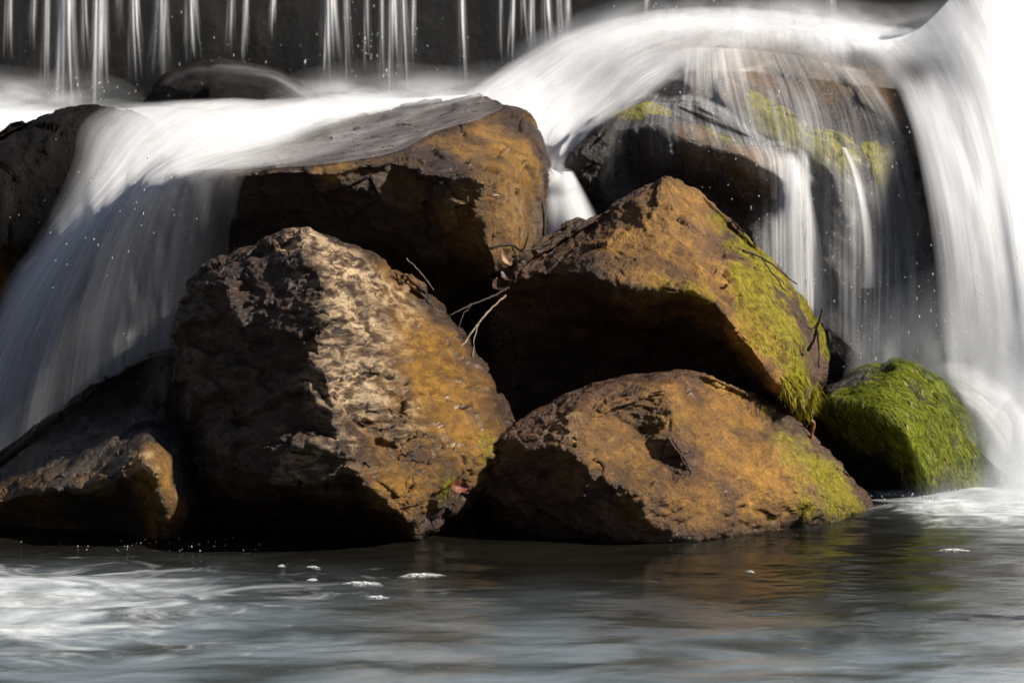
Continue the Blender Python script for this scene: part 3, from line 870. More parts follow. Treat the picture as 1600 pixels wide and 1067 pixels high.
tag(sheet("cascade_flank", [
    [(960, 22, 4.3, .0), (890, 45, 4.1, .05), (815, 85, 3.8, .12), (760, 120, 3.5, .2), (715, 150, 3.2, .3), (670, 170, 3.0, .2)],
    [(1000, 28, 4.2, .0), (930, 50, 3.9, .28), (850, 95, 3.5, .4), (795, 135, 3.2, .7), (755, 165, 2.9, .9), (725, 185, 2.7, .6)],
    [(1060, 32, 3.9, .0), (960, 62, 3.5, .36), (880, 115, 3.15, .45), (830, 160, 2.85, .95), (808, 190, 2.6, 1), (800, 220, 2.4, 1)],
    [(1110, 40, 3.6, .0), (990, 78, 3.2, .28), (915, 135, 2.9, .36), (862, 182, 2.6, .9), (845, 218, 2.4, 1), (842, 250, 2.3, 1)],
    [(1150, 52, 3.4, .0), (1030, 100, 3.0, .28), (960, 152, 2.68, .35), (902, 195, 2.4, .5), (872, 232, 2.2, .8), (864, 262, 2.1, .9)],
    [(1180, 70, 3.2, .0), (1070, 120, 2.8, .10), (1000, 162, 2.5, .12), (935, 202, 2.2, .12), (890, 240, 2.05, .2), (882, 275, 2.0, .3)]],
    M_fall, nu=90, nv=60, layers=4, seed=7, gap=0.045, wob=0.03, drape=0.03, push=0.0, rocks=["cascade_boulder", "ledge_boulder"]), kind="structure")

tag(sheet("chute", [
    [(834, 215, 2.35, .9), (838, 260, 2.0, 1), (842, 310, 1.92, .9), (846, 360, 1.88, .8), (866, 420, 1.86, .6)],
    [(858, 222, 2.3, .9), (872, 265, 1.96, 1), (885, 312, 1.88, .9), (895, 360, 1.84, .8), (903, 420, 1.84, .6)],
    [(885, 232, 2.2, .7), (898, 268, 1.94, .6), (918, 305, 1.88, .4), (938, 345, 1.84, .35), (960, 400, 1.84, .2)]],
    M_foam, nu=30, nv=40, layers=4, seed=9, fade=0.3), kind="structure")

tag(sheet("cascade_veil", [
    [(1000, 120, 3, 0.27), (980, 150, 2.6, 0.27), (955, 180, 2.3, 0.19), (930, 220, 2, 0.14), (920, 270, 1.9, 0.08), (920, 330, 1.8, 0.04)],
    [(1060, 80, 3, 0.34), (1050, 120, 2.7, 0.34), (1040, 150, 2.3, 0.19), (1030, 180, 2, 0.11), (1030, 230, 1.8, 0.05), (1040, 300, 1.7, 0.03)],
    [(1110, 75, 3, 0.30), (1115, 130, 2.7, 0.30), (1125, 180, 2.3, 0.22), (1140, 215, 1.9, 0.19), (1160, 270, 1.75, 0.05), (1170, 380, 1.75, 0.05)],
    [(1170, 78, 3.1, 0.20), (1190, 140, 2.8, 0.16), (1205, 200, 2.5, 0.20), (1212, 235, 2.1, 0.34), (1218, 280, 1.72, 0.41), (1220, 460, 1.70, 0.27)],
    [(1230, 85, 3.1, 0.14), (1260, 150, 2.8, 0.11), (1275, 215, 2.4, 0.16), (1275, 265, 2.3, 0.27), (1275, 320, 2.1, 0.27), (1280, 500, 1.9, 0.24)],
    [(1280, 95, 3.0, 0.14), (1320, 160, 2.75, 0.11), (1340, 235, 2.4, 0.16), (1350, 310, 2.3, 0.27), (1352, 400, 2.2, 0.24), (1350, 560, 2.1, 0.22)],
    [(1320, 105, 3.0, 0.16), (1370, 180, 2.75, 0.11), (1395, 260, 2.5, 0.19), (1410, 360, 2.3, 0.27), (1412, 470, 2.2, 0.35), (1410, 600, 2.1, 0.41)],
    [(1360, 110, 3.0, 0.27), (1410, 190, 2.75, 0.27), (1445, 290, 2.55, 0.27), (1470, 400, 2.4, 0.30), (1480, 520, 2.2, 0.41), (1480, 640, 2.0, 0.54)]],
    M_thin, nu=120, nv=90, layers=3, seed=13, drape=0.02, gap=0.015, rocks=["cascade_boulder", "ledge_boulder"]), kind="structure")

tag(sheet("ledge_spout", [
    [(1218, 240, 1.78, .0), (1212, 262, 1.68, .6), (1202, 310, 1.64, .35), (1190, 370, 1.62, .2), (1180, 440, 1.62, .12), (1172, 500, 1.62, .05)],
    [(1228, 238, 1.76, .1), (1230, 258, 1.66, 1), (1228, 310, 1.60, .7), (1222, 370, 1.58, .45), (1218, 440, 1.58, .3), (1215, 500, 1.58, .15)],
    [(1240, 240, 1.78, .1), (1246, 262, 1.66, 1), (1250, 310, 1.60, .7), (1254, 370, 1.58, .45), (1258, 440, 1.58, .3), (1260, 500, 1.58, .15)],
    [(1250, 246, 1.85, .0), (1262, 272, 1.72, .5), (1275, 320, 1.66, .35), (1288, 380, 1.64, .2), (1298, 450, 1.64, .12), (1305, 510, 1.64, .05)]],
    M_thin, nu=50, nv=50, layers=4, seed=14, gap=0.025, densmul=.5, fade=0.4), kind="structure")
tag(sheet("middle_spout", [
    [(1312, 232, 2.2, .5), (1322, 262, 2.12, .6), (1330, 310, 2.05, .4), (1336, 370, 2.02, .25), (1338, 450, 2.0, .1)],
    [(1318, 230, 2.2, 1), (1330, 260, 2.10, 1), (1342, 310, 2.02, .85), (1350, 370, 2.0, .55), (1354, 450, 2.0, .25)],
    [(1324, 232, 2.2, .5), (1340, 262, 2.12, .6), (1354, 310, 2.05, .4), (1364, 370, 2.02, .25), (1370, 450, 2.0, .1)]],
    M_thin, nu=24, nv=40, layers=4, seed=15, gap=0.02, densmul=.5, fade=0.45), kind="structure")

tag(sheet("right_waterfall", [
    [(1320, 66, 3.3, .2), (1385, 120, 2.9, .10), (1418, 190, 2.6, .3), (1440, 290, 2.35, .35), (1456, 400, 2.2, .3), (1465, 520, 2.05, .3), (1480, 620, 1.95, .3), (1480, 740, 1.85, .2)],
    [(1390, 62, 3.4, .4), (1436, 112, 3.0, .05), (1474, 190, 2.62, .7), (1508, 290, 2.36, .75), (1530, 420, 2.18, .45), (1542, 560, 2.03, .4), (1546, 680, 1.92, .5), (1550, 790, 1.82, .5)],
    [(1440, 42, 3.4, .5), (1476, 102, 3.0, .3), (1512, 180, 2.62, .9), (1545, 290, 2.36, .95), (1570, 430, 2.18, .8), (1584, 570, 2.03, .65), (1590, 690, 1.92, .7), (1596, 790, 1.82, .75)],
    [(1490, -8, 3.5, .3), (1532, 80, 3.0, .9), (1565, 170, 2.62, 1), (1590, 290, 2.36, 1), (1608, 430, 2.18, .95), (1618, 570, 2.03, .85), (1624, 690, 1.92, .85), (1630, 790, 1.82, .9)],
    [(1545, -70, 3.7, .5), (1600, 60, 3.22, 1), (1640, 170, 2.84, 1), (1662, 290, 2.58, 1), (1680, 430, 2.40, 1), (1692, 570, 2.25, .95), (1700, 690, 2.12, .95), (1706, 790, 2.0, .9)],
    [(1650, -90, 4.1, .8), (1710, 60, 3.7, 1), (1755, 170, 3.32, 1), (1775, 290, 3.06, 1), (1790, 430, 2.88, 1), (1800, 570, 2.73, .95), (1805, 690, 2.62, .95), (1810, 790, 2.5, .9)]],
    M_fall, nu=90, nv=90, layers=4, seed=17, gap=0.03), kind="structure")

tag(sheet("splash_fan", [
    [(1440, 580, 1.75, 0), (1485, 562, 1.7, .3), (1545, 582, 1.6, .5), (1605, 645, 1.5, .7), (1655, 760, 1.4, .7)],
    [(1450, 595, 1.7, .05), (1495, 592, 1.6, .4), (1552, 628, 1.5, .7), (1600, 698, 1.4, .8), (1635, 790, 1.3, .9)],
    [(1460, 612, 1.65, .05), (1505, 630, 1.5, .2), (1550, 680, 1.4, .3), (1585, 740, 1.35, .45), (1610, 800, 1.25, .6)],
    [(1460, 640, 1.6, 0), (1500, 672, 1.45, .05), (1540, 722, 1.35, .08), (1565, 765, 1.3, .12), (1580, 805, 1.25, .2)]],
    M_fall, nu=50, nv=50, layers=3, seed=19, gap=0.03), kind="structure")

# thin film running over the flat top of the slab
T = NT("water_film")
flow = T.attr("flow", "Vector")
m1 = T.n("Mapping", {"Vector": flow, "Scale": (9.0, 2.0, 1.0)})
a = T.noise(m1.outputs[0], 1.0, 4, 0.6, dist=0.4)
bp = T.n("Bump", {"Height": a, "Strength": 0.5, "Distance": 0.02})
al = T.math('MULTIPLY', T.attr("dens"), T.ramp(a, 0.25, 0.65, 0.55, 1.1), clamp=True)
fb = T.n("BsdfPrincipled", {"Base Color": (0.20, 0.175, 0.165, 1), "Roughness": 0.18, "IOR": 1.33, "Normal": bp.outputs[0]})  # grey base colour paints in the sky's reflection
M_film = T.surface(T.n("MixShader", {0: al, 1: T.n("BsdfTransparent"), 2: fb}))
tag(sheet("water_film", [
    [(756, 153, 2.3, .3), (690, 162, 2.2, .6), (610, 175, 2.1, .6), (520, 195, 2.0, .6), (430, 215, 1.9, .5), (340, 235, 1.8, .4)],
    [(785, 168, 2.0, .5), (715, 178, 1.8, .7), (625, 200, 1.7, .8), (520, 222, 1.6, .8), (420, 240, 1.5, .7), (330, 250, 1.4, .5)],
    [(750, 186, 1.65, .6), (690, 202, 1.5, .75), (620, 225, 1.3, .8), (530, 240, 1.2, .8), (425, 254, 1.15, .8), (330, 258, 1.1, .6)],
    [(735, 191, 1.6, 0), (680, 206, 1.45, .5), (625, 235, 1.2, .6), (545, 252, .97, .7), (430, 263, .95, .6), (325, 264, 1.0, .5)]],
    M_film, nu=50, nv=70, layers=1, seed=37, drape=0.008, push=0.6, wob=0.001, sidefade=False, rocks=["slab_boulder"]), kind="structure")
# spray and haze of fine drops, soft in outline
T = NT("fine_spray")
flow = T.attr("flow", "Vector")
m1 = T.n("Mapping", {"Vector": flow, "Scale": (3.0, 3.0, 5.0)})
a = T.noise(m1.outputs[0], 1.0, 4, 0.55, dist=0.5)
al = T.math('MULTIPLY', T.attr("dens"), T.ramp(a, 0.32, 0.68, 0.08, 1.2), clamp=True)
d = T.n("BsdfDiffuse", {"Color": (0.88, 0.90, 0.93, 1)})
t = T.n("BsdfTranslucent", {"Color": (0.88, 0.90, 0.93, 1)})
M_mist = T.surface(T.n("MixShader", {0: al, 1: T.n("BsdfTransparent"), 2: T.n("MixShader", {0: 0.5, 1: d, 2: t})}))

tag(sheet("crest_spray", [[(x, y - 60, 4.3, 0), (x, y - 36, 4.2, .05 + .1 * b), (x, y - 16, 4.05, .12 + .25 * b), (x, y + 2, 3.85, .2 + .3 * b), (x, y + 22, 3.7, 0)]
    for x, y, b in ((770, 150, 1), (830, 108, .9), (900, 78, .7), (960, 56, .7), (1040, 40, .5), (1120, 38, .5), (1220, 40, .8), (1300, 50, .9), (1380, 62, .6), (1440, 60, .9), (1520, 40, 1), (1620, 0, 1))],
    M_mist, nu=90, nv=30, layers=4, seed=25, gap=0.08), kind="structure")
tag(sheet("weir_spray", [[(x, 90 + 10 * math.sin(x * .03), 4.42, 0), (x, 112, 4.3, b * .05), (x, 130, 4.15, b * .2), (x, 152, 3.9, b * .5), (x, 178, 3.5, b * .7)]
    for x, b in ((-200, 0), (-60, .5), (60, .45), (160, .15), (240, .0), (360, .0), (450, .1), (520, .7), (600, .8), (700, .75), (790, .6), (860, .3))],
    M_mist, nu=90, nv=30, layers=4, seed=23, gap=0.10, sidefade=False), kind="structure")
tag(sheet("fall_mist", [
    [(1330, 470, 1.95, 0), (1320, 530, 1.9, .05), (1310, 590, 1.85, .14), (1300, 640, 1.8, .14)],
    [(1400, 430, 1.95, 0), (1400, 500, 1.9, .08), (1400, 560, 1.85, .2), (1400, 630, 1.8, .25)],
    [(1470, 400, 1.9, 0), (1470, 480, 1.85, .12), (1470, 560, 1.8, .26), (1480, 660, 1.7, .25)],
    [(1540, 380, 1.8, 0), (1540, 480, 1.75, .2), (1540, 580, 1.7, .4), (1550, 720, 1.5, .5)],
    [(1640, 380, 1.7, .1), (1640, 480, 1.65, .3), (1640, 600, 1.6, .5), (1640, 780, 1.4, .6)]],
    M_mist, nu=50, nv=50, layers=4, wob=0.05, seed=29, gap=0.09), kind="structure")
tag(sheet("submerged_veil", [
    [(235, 128, 4.0, .0), (280, 102, 4.05, .10), (350, 90, 4.1, .2), (420, 100, 4.1, .3), (475, 125, 4.05, .45), (520, 155, 3.9, .5)],
    [(240, 140, 3.95, .05), (290, 112, 3.95, .2), (350, 102, 3.95, .3), (415, 112, 3.95, .35), (465, 135, 3.9, .45), (505, 160, 3.8, .6)],
    [(250, 150, 3.85, .1), (300, 128, 3.85, .12), (355, 118, 3.82, .2), (410, 126, 3.85, .25), (450, 145, 3.8, .35), (485, 166, 3.7, .6)],
    [(270, 160, 3.75, .3), (310, 146, 3.72, .15), (360, 140, 3.7, .1), (405, 146, 3.7, .15), (440, 158, 3.7, .3), (470, 172, 3.6, .6)]],
    M_thin, nu=50, nv=60, layers=3, densmul=.26, fade=.5, wob=0.03, seed=31, drape=0.02, rocks=["submerged_boulder"]), kind="structure")

tag(sheet("foot_mist", [
    [(1380, 770, 1.3, 0), (1380, 785, 1.25, .05), (1380, 800, 1.2, .10), (1380, 812, 1.1, 0)],
    [(1450, 730, 1.2, 0), (1450, 765, 1.15, .12), (1450, 795, 1.05, .25), (1450, 815, .95, 0)],
    [(1520, 690, 1.2, 0), (1520, 740, 1.1, .08), (1520, 790, 1.0, .3), (1520, 825, .9, 0)],
    [(1580, 620, 1.2, .1), (1580, 710, 1.1, .4), (1580, 790, 1.0, .55), (1580, 835, .85, 0)],
    [(1660, 600, 1.2, .2), (1660, 700, 1.1, .5), (1660, 790, 1.0, .6), (1660, 840, .85, 0)]],
    M_mist, nu=50, nv=40, layers=4, seed=30, gap=0.05), kind="structure")
# ------------------------------------------------------------------ trickles down the weir
M_trick = falling_water_mat("trickling_water", su=70, sv=2.2, lo=0.38, hi=0.72, base=0.02, bump=0.01)
ORD = ["first", "second", "third", "fourth", "fifth", "sixth", "seventh", "eighth", "ninth", "tenth", "eleventh", "twelfth", "thirteenth", "fourteenth",
       "fifteenth", "sixteenth", "seventeenth", "eighteenth", "nineteenth", "twentieth", "twenty-first", "twenty-second", "twenty-third", "twenty-fourth", "twenty-fifth", "twenty-sixth", "twenty-seventh", "twenty-eighth", "twenty-ninth", "thirtieth"]
TR = [(14, 12, 70, .6), (74, 12, 130, .6), (102, 34, 150, .85), (156, 28, 150, .7), (208, 16, 100, .8), (252, 22, 125, .65), (297, 22, 90, .6), (362, 14, 70, .3), (384, 9, 85, .8), (428, 9, 45, .7),
      (514, 24, 120, .85), (540, 10, 110, .7), (596, 9, 130, .7), (613, 16, 135, .95), (628, 14, 125, .55), (720, 13, 130, .55), (803, 9, 75, .7), (816, 10, 60, .6), (831, 9, 90, .85), (852, 16, 80, .55), (886, 8, 60, .6),
      (1013, 8, 26, .6), (1300, 10, 24, .7), (54, 10, 70, .4), (130, 12, 100, .4), (183, 10, 60, .35), (572, 10, 90, .35), (646, 10, 110, .4), (782, 8, 85, .45), (872, 12, 75, .4)]
TR.sort()
for k, (x, w, ye, dn) in enumerate(TR):
    sk = random.uniform(-6, 6)
    ln = []
    NS = 13
    for q in range(NS):
        f = q / (NS - 1) * 2 - 1
        ww = w * 0.95 * f
        core = math.exp(-(f / .55) ** 2)
        d0 = dn * (0 if q in (0, NS - 1) else core * random.choice((.35, .7, 1.0, 1.15)))
        d1 = d0 * random.uniform(.5, 1.1); d2 = d1 * random.uniform(.3, 1.0)
        el = (ye + 60) * random.uniform(.78, 1.12)
        bulge = 0.05 * (1 - f * f)
        ln.append([(x + ww * .6, -60, 4.46 - bulge, d0), (x + ww * .65 + sk * .2, -60 + el * .35, 4.42 - bulge, d0), (x + ww * .75 + sk * .4, -60 + el * .62, 4.39 - bulge, d1), (x + ww * .9 + sk * .7, -60 + el * .85, 4.36 - bulge, d2 * .6), (x + ww * 1.15 + sk, -45 + el, 4.32 - bulge, 0)])
    o = sheet("water_trickle", ln, M_trick, nu=39, nv=40, layers=4, gap=0.02, seed=40 + k, wob=0.006, sidefade=False)
    wd = "broad white" if w >= 28 else ("narrow bright" if dn >= .7 else "faint thin")
    tag(o, "%s water trickle on the dark weir wall, %s from the left" % (wd, ORD[k]), "water trickle", "water trickles on the weir wall")

# ------------------------------------------------------------------ moss and algae
def fibre_mat(name, ca, cb):
    T = NT(name)
    c = T.mix(T.attr("tone"), ca, cb)
    d = T.n("BsdfDiffuse", {"Color": c}); t = T.n("BsdfTranslucent", {"Color": c})
    g = T.n("BsdfGlossy", {"Roughness": 0.35})
    return T.surface(T.n("MixShader", {0: 0.015, 1: T.n("MixShader", {0: 0.3, 1: d, 2: t}), 2: g}))


M_moss = fibre_mat("moss_fibres", (0.16, 0.13, 0.012), (0.44, 0.40, 0.028))
M_alg = fibre_mat("algae_fibres", (0.040, 0.075, 0.012), (0.33, 0.35, 0.030))
rng = np.random.default_rng(5)


def fibres(rock, name, mat, count, th, length, width, bias, steps=5, lift=0.0, hug=True, where=None, label=None):
    R = ROCKS[rock]
    V, N, m = R["V"], R["N"], R["m"]["moss"]
    ok = (m > th) & (N[:, 1] < 0.5)
    if where is not None:
        ok &= where(R)
    idx = np.nonzero(ok)[0]
    if len(idx) == 0:
        return
    w = m[idx] ** 1.6 / (m[idx] ** 1.6).sum()
    pick = rng.choice(idx, count, p=w)
    if "kd" not in R:
        kd = KDTree(len(V))
        for i, v in enumerate(V.tolist()):
            kd.insert(v, i)
        kd.balance()
        R["kd"] = kd
    kd = R["kd"]
    VV = []; FF = []; tone = []
    bias = np.array(bias)
    for i in pick:
        p = V[i].copy(); nrm = N[i]
        L = length * rng.uniform(.4, 1.3)
        st = L / steps
        b = bias + rng.normal(0, .18, 3)
        tn = rng.random()
        s0 = len(VV)
        for k in range(steps + 1):
            t = b - nrm * b.dot(nrm)
            t /= np.linalg.norm(t) + 1e-9
            side = np.cross(t, nrm)
            ww = width * (1 - (k / steps) ** 1.5) * .5
            q = p + nrm * (0.003 + lift * math.sin(math.pi * min(1, k / steps + .1)))
            VV.append(q - side * ww); VV.append(q + side * ww)
            tone += [tn, tn]
            if k < steps:
                f = len(VV)
                FF.append((f - 2, f - 1, f + 1, f))
            if hug:
                p = p + t * st
                co, j, dist = kd.find(p)
                nrm = N[j]
                if dist < st * 1.5:
                    p = np.array(co)
            else:
                p = p + (t * .5 + nrm * .5 + np.array((0, 0, -.25 * k / steps))) * st
    o = mesh_obj(name, np.array(VV) - R["base"], np.array(FF), mat, R["o"])
    attr(o, "tone", np.array(tone))
    tag(o, label, kind="stuff")
    return o


fibres("green_boulder", "algae", M_alg, 9000, .25, .10, .0042, (0.45, -0.1, -1.0), 6, lift=.004, label="bright green stringy algae combed downstream")
fibres("peaked_boulder", "moss", M_moss, 7000, .35, .022, .0028, (0.3, -0.2, -1.0), 3, lift=.002, label="yellow-green moss film")
fibres("peaked_boulder", "hanging_moss", M_moss, 500, .25, .075, .006, (0.1, -0.5, -1.0), 4, hug=False, where=lambda R: (R["PY"] > 585) & (R["PX"] > 1170) & (R["PY"] < 680), label="hanging strands of moss along the lower edge")
fibres("peaked_boulder", "algae", M_alg, 900, .3, .12, .004, (0.35, 0.0, -1.0), 6, where=lambda R: (R["PX"] > 1235), label="green algae strands on the wet flank")
fibres("rounded_boulder", "moss", M_moss, 2500, .35, .020, .0026, (0.3, -0.2, -1.0), 3, lift=.002, label="yellow-green moss film")
fibres("ledge_boulder", "moss", M_moss, 2500, .22, .05, .004, (0.3, -0.5, -1.0), 4, label="brownish green moss rim")
fibres("cascade_boulder", "moss", M_moss, 3000, .25, .08, .004, (0.3, -0.5, -1.0), 5, label="green moss ledge under the water")
fibres("tall_boulder", "moss", M_moss, 1500, .30, .02, .003, (0.3, -0.2, -1.0), 3, lift=.002, label="thin olive moss patch")

# ------------------------------------------------------------------ twigs, leaves, pebble
M_twig = plain_mat("twig_bark", (0.018, 0.012, 0.008), (0.045, 0.03, 0.018), 60, 0.7, 0.002)
M_pale = plain_mat("dry_stem", (0.14, 0.10, 0.06), (0.30, 0.23, 0.15), 60, 0.5, 0.002)
M_red = plain_mat("red_stem", (0.13, 0.05, 0.015), (0.30, 0.14, 0.04), 80, 0.5, 0.002)


def tube_geo(path, r0, r1, n=7):
    P = catmull(np.array(path), max(6, len(path) * 4))
    m = len(P)
    P = P + 0.0015 * rng.normal(0, 1, P.shape)
    T_ = np.gradient(P, axis=0); T_ /= np.linalg.norm(T_, axis=1)[:, None]
    up_ = np.array((0.13, 1, 0.21)); A = np.cross(T_, up_); A /= np.linalg.norm(A, axis=1)[:, None]; B = np.cross(T_, A)
    r = np.linspace(r0, r1, m) * (1 + .15 * rng.normal(0, 1, m).clip(-1.5, 1.5))
    an = np.linspace(0, 2 * np.pi, n, endpoint=False)
    V = (P[:, None] + r[:, None, None] * (np.cos(an)[None, :, None] * A[:, None] + np.sin(an)[None, :, None] * B[:, None])).reshape(-1, 3)
    F = []
    for i in range(m - 1):
        for j in range(n):
            F.append((i * n + j, i * n + (j + 1) % n, (i + 1) * n + (j + 1) % n, (i + 1) * n + j))
    V = np.concatenate([V, P[:1], P[-1:]])
    a, b = len(V) - 2, len(V) - 1
    for j in range(n):
        F.append((a, (j + 1) % n, j, j)); F.append((b, (m - 1) * n + j, (m - 1) * n + (j + 1) % n, (m - 1) * n + (j + 1) % n))
    return V, [tuple(f) for f in F]


def twig(label, path, r0, r1, mat, branches=(), name="twig", cat="twig"):
    pts = [pix(*p) for p in path]
    base = pts[0]
    root = empty(name, base)
    tag(root, label, cat, "twigs caught between the boulders" if cat == "twig" else None)
    for k, (pp, a, b) in enumerate([(pts, r0, r1)] + [([pix(*q) for q in br], r0 * .6, r1 * .7) for br in branches]):
        V, F = tube_geo(pp, a, b)
        bm = bmesh.new()
        vs = [bm.verts.new(v - base) for v in V]
        for f in F:
            f = list(dict.fromkeys(f))
            bm.faces.new([vs[i] for i in f])
        bmesh.ops.recalc_face_normals(bm, faces=bm.faces[:])
        me = bpy.data.meshes.new("stem" if k == 0 else "branch"); bm.to_mesh(me); bm.free()
        for q in me.polygons: q.use_smooth = True
        me.materials.append(mat)
        o = bpy.data.objects.new(me.name, me); col.objects.link(o); o.parent = root
    return root


twig("dark forked twig standing up from the mossy flank of the peaked boulder", [(1262, 548, 0.84), (1272, 528, 0.80), (1277, 508, 0.77), (1286, 482, 0.74)], .008, .0035, M_twig, [[(1277, 506, 0.77), (1270, 514, 0.76), (1262, 512, 0.75)], [(1276, 512, 0.77), (1280, 545, 0.78), (1279, 575, 0.78)]])
twig("long thin brown twig lying along the upper right edge of the peaked boulder", [(1160, 392, 1.02), (1190, 402, 1.08), (1215, 420, 1.14), (1245, 445, 1.18)], .006, .003, M_twig, [[(1190, 402, 1.08), (1205, 425, 1.06), (1228, 455, 1.06)]])
twig("short reddish stem upright between rounded boulder and green boulder", [(1267, 706, .80), (1268, 686, .80), (1271, 662, .80), (1266, 658, .79)], .010, .007, M_red)
twig("pale thin twig slanting down over the right edge of the tall boulder", [(790, 462, 1.00), (766, 484, .78), (748, 505, .62), (730, 530, .50), (710, 552, .42)], .0045, .0025, M_pale, [[(748, 505, .62), (742, 525, .55), (738, 560, .46)]])
twig("grey twig reaching left over the dark gap beside the tall boulder", [(796, 448, 1.04), (772, 462, .85), (752, 470, .74), (728, 480, .64), (702, 493, .54)], .005, .0025, M_twig, [[(738, 476, .68), (722, 495, .58), (713, 530, .46)]])
twig("single bright dry grass stem crossing the black gap above the tall boulder", [(634, 404, .70), (648, 416, .68), (662, 432, .66), (678, 453, .64)], .0028, .0014, M_pale, name="grass_stem", cat="grass stem")
twig("dark crooked twig lodged in the cleft beside the peaked boulder's left slope", [(766, 388, .95), (800, 382, .98), (815, 392, 1.02), (850, 385, 1.08), (880, 373, 1.14)], .007, .003, M_twig, [[(815, 392, 1.02), (822, 380, 1.0), (826, 362, .98)], [(800, 383, .98), (806, 400, 1.0), (810, 425, 1.04)], [(850, 385, 1.08), (862, 380, 1.07), (864, 366, 1.06)]])
twig("dark root stem upright against the golden side of the slab", [(850, 382, 1.28), (851, 350, 1.28), (848, 318, 1.28)], .010, .006, M_twig)


def leaf_mat(name, ca, cb):
    return plain_mat(name, ca, cb, 30, 0.5, 0.003)


def leaf(label, px, py, Y, size, rot, mat, curl=.5):
    n, m = 13, 7
    V = []; F = []
    for i in range(n):
        t = i / (n - 1)
        w = (math.sin(math.pi * t ** .8) ** .8) * .33 * (1 + .12 * math.sin(9 * t * math.pi))
        for j in range(m):
            s = (j / (m - 1)) * 2 - 1
            V.append(((t - .5), w * s, curl * (abs(s) * w * .7 + (t - .5) ** 2) + .02 * math.sin(14 * t + 3 * s)))
    for i in range(n - 1):
        for j in range(m - 1):
            a = i * m + j
            F.append((a, a + 1, a + m + 1, a + m))
    V = np.array(V)
    V = np.concatenate([V, V - (0, 0, .025)])
    k = n * m
    F = F + [(d + k, c + k, b + k, a + k) for a, b, c, d in F]
    o = mesh_obj("leaf", V * size, F, mat)
    o.location = pix(px, py, Y); o.rotation_euler = rot
    tag(o, label, "leaf", "dead leaves among the boulders")


M_lr = leaf_mat("red_leaf", (0.10, 0.025, 0.015), (0.22, 0.07, 0.04))
M_lb = leaf_mat("brown_leaf", (0.16, 0.09, 0.04), (0.32, 0.21, 0.11))
M_ld = leaf_mat("dark_leaf", (0.03, 0.012, 0.006), (0.08, 0.03, 0.015))
leaf("dark red leaf wedged between tall boulder and rounded boulder", 716, 760, .02, .085, (1.3, .2, .4), M_lr, 1.0)
leaf("pale brown dead leaf caught on twigs beside the slab's lower corner", 788, 402, .96, .085, (1.2, 1.1, .3), M_lb, 1.0)
leaf("curled dark brown leaf in the twig clump left of the peaked boulder", 782, 446, 1.02, .09, (.9, -.5, .5), M_ld, 1.2)
leaf("small rust coloured leaf below the twig clump beside the peaked boulder", 797, 432, 1.02, .08, (1.0, .5, -.6), M_ld, 1.0)

bm = bmesh.new()
bmesh.ops.create_icosphere(bm, subdivisions=3, radius=.018)
for v in bm.verts:
    v.co *= 1 + .25 * (math.sin(v.co.x * 190) * math.sin(v.co.y * 140 + 1) + .5 * math.sin(v.co.z * 260))
    v.co.z *= .6
me = bpy.data.meshes.new("pebble"); bm.to_mesh(me); bm.free(); me.materials.append(M_twig)
o = bpy.data.objects.new("pebble", me); col.objects.link(o); o.location = pix(425, 260, surf_y(425, 260, 1.0, ["slab_boulder"]) - .005)
tag(o, "tiny dark pebble on the wet front lip of the slab", "pebble")

# ------------------------------------------------------------------ foam on the pool
T = NT("foam_bubbles")
tc = T.n("TexCoord")
vo = T.n("TexVoronoi", {"Vector": tc.outputs["Object"], "Scale": 260.0})
bp = T.n("Bump", {"Height": vo.outputs["Distance"], "Strength": 0.6, "Distance": 0.003})
nb_ = T.noise(T.n("Mapping", {"Vector": tc.outputs["Object"], "Scale": (1, 2.2, 1)}).outputs[0], 45.0, 4, 0.6, dist=0.6)
fb = T.n("BsdfPrincipled", {"Base Color": (0.80, 0.83, 0.84, 1), "Roughness": 0.35, "Normal": bp.outputs[0]})
cov = T.math('MULTIPLY', T.ramp(nb_, 0.36, 0.62, 0.05, 1.0), T.attr("cover"))
M_bub = T.surface(T.n("MixShader", {0: cov, 1: T.n("BsdfTransparent"), 2: fb}))


def water_y(py):
    return -12 + 2.4 / math.tan(PITCH - math.atan((533.5 - py) / FPX))


def fleck(label, px, py, w, h, s):
    Y = water_y(py)
    c = pix(px, py, Y)
    rx = w * (Y + 12) / FPX / 2; ry = rx * h
    V = []; F = []
    n, m = 40, 6
    for j in range(m + 1):
        t = j / m
        for i in range(n):
            a = 2 * math.pi * i / n
            k = t * (1 + .28 * math.sin(2 * a + s) + .15 * math.sin(5 * a + 2 * s) + .08 * math.sin(11 * a + s))
            V.append((rx * k * math.cos(a), ry * k * math.sin(a), .005 * (1 - t * t) + .003 * math.sin(40 * rx * k * math.cos(a) * 3 + i) * (1 - t) - .004 * (t == 1)))
    for j in range(m):
        for i in range(n):
            a, b = j * n + i, j * n + (i + 1) % n
            F.append((a, b, b + n, a + n))
    o = mesh_obj("foam_fleck", V, F, M_bub)
    attr(o, "cover", np.repeat(1 - (np.arange(m + 1) / m) ** 2, n))
    o.location = (c[0], Y, .002 + 0.004)
    tag(o, label, "foam", "foam flecks drifting on the pool")


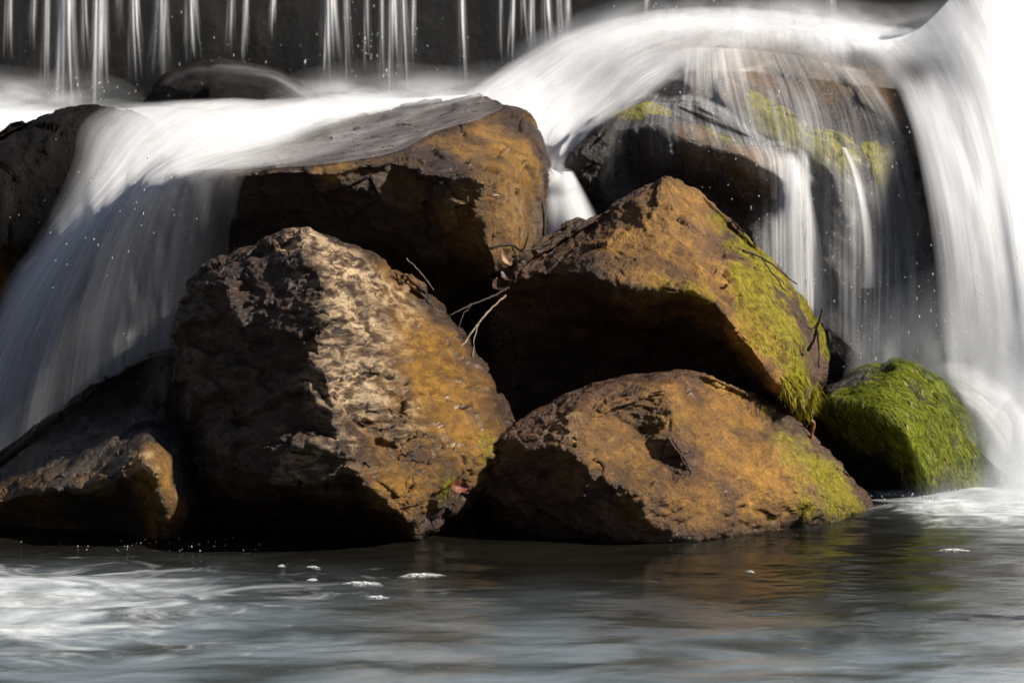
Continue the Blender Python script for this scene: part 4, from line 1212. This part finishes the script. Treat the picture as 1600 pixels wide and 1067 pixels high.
fleck("brightest broad foam fleck on the pool below the tall boulder", 658, 901, 60, .75, 1)
fleck("broad foam fleck on the pool left of the brightest one", 566, 914, 58, .7, 2.2)
fleck("faint foam fleck nearest the bottom, under the two broad ones", 590, 936, 46, .6, 4)
fleck("small foam fleck, upper of two below the tall boulder's left half", 490, 889, 22, 1.0, 3)
fleck("tiny foam fleck, lower of two below the tall boulder's left half", 487, 909, 26, .6, 5)
fleck("tiny leftmost foam fleck on the dark water under the tall boulder", 440, 887, 12, 1.3, .5)
fleck("small foam fleck on the pool right of the rounded boulder", 1490, 862, 44, .6, 1.7)
fleck("lone tiny foam fleck in front of the rounded boulder's right half", 1172, 896, 14, .9, 2.7)

# ------------------------------------------------------------------ flying drops
def ico():
    bm = bmesh.new(); bmesh.ops.create_icosphere(bm, subdivisions=1, radius=1.0)
    v = np.array([x.co[:] for x in bm.verts]); f = np.array([[q.index for q in x.verts] for x in bm.faces]); bm.free()
    return v, f


iv, if_ = ico()
VV = []; FF = []
ZONES = [(1190, 250, 120, 200, 1.6, 110, 1.0), (1330, 350, 160, 260, 2.0, 160, 1.0), (1470, 520, 120, 130, 1.5, 90, 1.0), (1180, 130, 200, 80, 2.3, 90, 1.0), (950, 160, 160, 120, 2.2, 60, 1.0),
         (350, 90, 260, 60, 3.9, 40, 1.0), (600, 80, 180, 60, 3.9, 40, 1.0), (130, 330, 120, 160, .85, 40, 1.1), (220, 330, 70, 90, .8, 25, 1.2), (150, 140, 120, 30, 3.5, 40, 1.0),
         (1480, 800, 140, 22, 1.0, 170, 1.1), (1340, 560, 60, 80, 1.5, 30, 1), (250, 870, 180, 26, -.05, 60, .8), (560, 60, 30, 60, 4.1, 30, 1), (1080, 20, 160, 24, 3.9, 60, 1)]
for (cx, cy, sx, sy, Y, n, sc_) in ZONES:
    for k in range(int(n * .65)):
        x, y = cx + rng.normal(0, .5) * sx, cy + rng.normal(0, .5) * sy
        if y > 838 and Y > 0: continue
        yy = Y + rng.uniform(-.12, .12)
        c = pix(x, y, yy)
        if c[2] < 0.004: c[2] = 0.004 + .02 * rng.random()
        r = sc_ * .0019 * rng.uniform(.6, 1.3) * (1.6 if rng.random() < .08 else 1)
        e = np.array((.8, .8, 1 + 2.6 * rng.random() ** 2))
        FF.append(if_ + len(VV) * len(iv)); VV.append(iv * r * e + c)
T = NT("water_drops")
M_drop = T.surface(T.n("BsdfPrincipled", {"Base Color": (0.85, 0.88, 0.92, 1), "Roughness": 0.15}))
o = mesh_obj("spray_drops", np.concatenate(VV), np.concatenate(FF), M_drop)
tag(o, "tiny white drops of spray in the air around the falls", "spray", kind="stuff")
